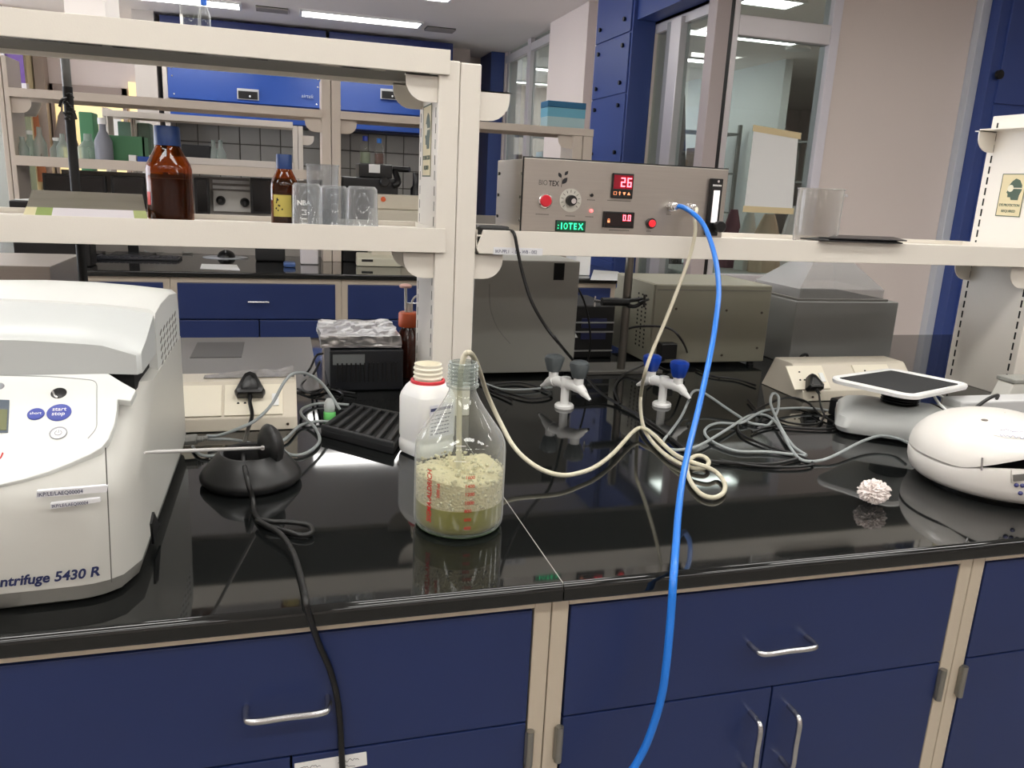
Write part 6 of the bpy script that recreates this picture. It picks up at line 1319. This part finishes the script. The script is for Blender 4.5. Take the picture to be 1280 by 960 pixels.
# ================================================================ FUME HOODS
YH = 9.45
hb = BLUE2; HW = mat('hood_white', (196, 188, 180), .45); TJ = mat('joint_grey', (96, 92, 86), .7)
TILE = [mat('tile_%d' % k, c, .3, noise_amt=.08, nscale=6) for k, c in enumerate(((152, 150, 144), (150, 146, 138), (168, 164, 156)))]
tile_me = {}
def hood(px0, px1, label, badge_px, logo_px):
    x0, x1 = at(px0, 110, y=YH).x, at(px1, 110, y=YH).x; t = thing('fume_hood', label, 'fume hood', ((x0+x1)/2, YH+.4, 0))
    z0, z1 = 2.08, 2.50
    obj('fascia', MB().prism([(x0+.05, YH-.06, z0+.08), (x0+.05, YH, z1), (x0+.05, YH+.1, z1), (x0+.05, YH+.1, z0+.08)], (x1-x0-.1, 0, 0), b=.004), hb, t)
    obj('lower_fascia', box(x0+.06, x1-.06, YH-.03, YH+.06, 1.97, z0+.078, b=.003), hb, t)
    for s, xa in ((1, x0), (-1, x1)):
        obj('side_cheek', MB().prism([(xa, YH-.02, 1.96), (xa+s*.13, YH-.02, 1.96), (xa+s*.13, YH-.02, z0+.07), (xa+s*.045, YH-.02, z0+.22), (xa+s*.045, YH-.02, z1), (xa, YH-.02, z1)], (0, .12, 0)), HW, t)
        obj('side_post', box(min(xa, xa+s*.05), max(xa, xa+s*.05), YH+.02, YH+.75, .9, 1.959), HW, t)
    obj('top_box', box(x0, x1, YH+.11, YH+.95, 1.96, z1-.01), mat('hood_navy', (26, 40, 92), .4), t)
    obj('attic_panel', box(x0, x1, YH+.0, YH+.11, z1+.001, 2.965, b=.004), mat('hood_navy', (26, 40, 92), .4), t)
    obj('base', box(x0, x1, YH+.05, YH+.98, 0, .899), mat('hood_base', (60, 70, 110), .4), t)
    obj('worksurface', box(x0, x1, YH-.03, YH+1.0, .9, .93), mat('surface_dark', (60, 58, 56), .3), t)
    sc_ = MB()
    for (sx, sz) in ((.08, z0+.12), (.065, z0+.3), (.06, z1-.04)):
        for xx in (x0+sx+.03, x1-sx-.03): sc_.lathe([(.008, 0), (.008, -.006)], (xx, YH-.06+(sz-z0-.08)*.14-.002, sz), 8, 'y')
    s_ = obj('screws', sc_, CHROME, t)
    q = at(badge_px, 118, y=YH-.06); bd = obj('control_badge', box(q.x-.11, q.x+.11, YH-.072, YH-.04, q.z-.055, q.z+.055, b=.003), mat('badge_frame', (190, 190, 190), .4), t); obj('control_window', box(q.x-.098, q.x+.098, YH-.076, YH-.072, q.z-.048, q.z+.03), BLACK, bd); obj('knob', MB().sphere((q.x+.02, YH-.08, q.z-.02), .011, sub=2), WHITE, bd)
    if logo_px: q = at(logo_px, 120, y=YH-.06); obj('lettering', MB().text('airtek', .055, (q.x, YH-.062, q.z-.02), thick=.004, align='CENTER', shear=.2), mat('silver_text', (170, 180, 196), .4), t)
    back = obj('back_panel', box(x0+.05, x1-.05, YH+.50, YH+.53, .93, 1.959), TJ, t)
    s = .205; nx = int((x1-x0-.1)/s); w_ = (x1-x0-.1)/nx
    for i in range(nx):
        for j in range(5):
            key = round(w_, 3)
            if key not in tile_me:
                o_ = obj('tile', box(-w_/2+.006, w_/2-.006, -.012, 0, -s/2+.006, s/2-.006, b=.002), TILE[0], None); tile_me[key] = o_.data; bpy.data.objects.remove(o_)
                for mm in (1, 2): pass
            o = bpy.data.objects.new('tile', tile_me[key]); COL.objects.link(o); o.parent = back
            off = OFF[back.name]; o.location = Vector((x0+.05+(i+.5)*w_, YH+.50, 1.955-(j+.5)*s))-off
    return t
hood(204, 408, 'blue fronted fume hood seen above the amber bottles', 310, 384)
hood(412, 565, 'blue fronted fume hood left of the near shelf post', 488, None)
# back wall left of the hoods: door, lit glazing, pillars
def wx(px, y=10.4): return at(px, 120, y=y).x
struct('trim_8', box(wx(178, 9.9), wx(204, 9.9), 9.5, 10.5, 0, CZ), HW)
dr_ = struct('door_1', box(wx(62), wx(66), 10.42, 10.5, 0, 2.3).box(wx(152), wx(157), 10.42, 10.5, 0, 2.3).box(wx(62), wx(157), 10.42, 10.5, 2.2, 2.3), mat('door_frame', (156, 140, 132), .5))
obj('lit_glazing', box(wx(66), wx(152), 10.46, 10.49, 0, 2.2), mat('lit_cream', (240, 218, 160), .5, emit=.55), dr_)
obj('lit_glazing', box(wx(160), wx(175), 10.46, 10.49, 1.4, 2.38), mat('lit_cream', (240, 218, 160), .5, emit=.55), dr_)
q = at(106, 155, y=9.0); 
single('wall_notice', box(q.x-.09, q.x+.09, 10.435, 10.4395, 1.75, 2.05), PAPER, 'white printed notice on the lit door behind the black pole', 'notice', base=(q.x, 10.44, 1.8))
struct('trim_9', box(wx(48), wx(60), 10.3, 10.5, 0, CZ), mat('pillar_greige', (170, 156, 146), .6)); struct('trim_10', box(wx(36), wx(46), 10.1, 10.5, 0, CZ), mat('pillar_pale', (196, 184, 150), .5))
gz = struct('window_4', box(wx(8, 10.0), wx(12, 10.0), 9.95, 10.05, .9, CZ).box(wx(-40, 10.0), wx(36, 10.0), 9.95, 10.05, 2.18, 2.24), ALU)
obj('pane', box(wx(-40, 10.0), wx(8, 10.0), 9.99, 9.996, .9, 2.18), PANE, gz); obj('pane', box(wx(12, 10.0), wx(36, 10.0), 9.99, 9.996, .9, 2.18), PANE, gz)
obj('tinted_pane', box(wx(12, 10.0), wx(34, 10.0), 9.98, 9.986, 2.24, 2.8), mat('violet_glass', (110, 80, 150), .15), gz)
# hanging bag and lab coat
q = at(80, 150, y=10.34)
t = thing('hanging_bag', 'grey cloth bag hanging by its strap in front of the lit door', 'bag', (q.x, 10.36, q.z))
rings = []
for k, (f, z) in enumerate(((.25, .09), (.45, .04), (.6, -.05), (.8, -.16), (1.0, -.26), (.96, -.285), (.4, -.29))):
    rings.append([Vector((q.x+.13*f*math.cos(2*PI*i/20)+.012*z, 10.34+.05*f*math.sin(2*PI*i/20), q.z+z)) for i in range(20)])
BG = mat('bag_grey', (120, 108, 102), .9); obj('bag', MB().loft(rings), BG, t)
obj('strap', MB().tube([(q.x-.02, 10.36, q.z+.09), (q.x, 10.36, q.z+.2), (q.x+.1, 10.40, q.z+.28)], .012, 6), BG, t)
q = at(42, 180, y=10.2); rings = []
for k in range(10):
    f = k/9; rr = .10*(.6+.5*f); rings.append([Vector((q.x+rr*(1+.12*math.cos(5*2*PI*i/24+f*3))*math.cos(2*PI*i/24), 10.2+.6*rr*math.sin(2*PI*i/24), q.z+.35-.75*f)) for i in range(24)])
single('brown_coat', MB().loft(rings), mat('coat_brown', (150, 92, 60), .9), 'brown garment hanging at the far left behind the second bench shelf', 'coat', base=(q.x, 10.2, q.z-.4))
q = at(25, 130, y=8.5); single('wall_hood', MB().lathe([(.12, -.1), (.17, 0), (.17, .10), (.10, .13), (0, .13)], (q.x, 8.5, q.z+.0), 24), mat('machine_grey', (126, 118, 110), .5), 'rounded grey extractor head at the far left above the glassware', 'extractor', base=(q.x, 8.5, q.z))
print('OBJECTS', len(COL.objects), 'tris', sum(len(o.data.polygons) for o in COL.objects if o.type == 'MESH'))
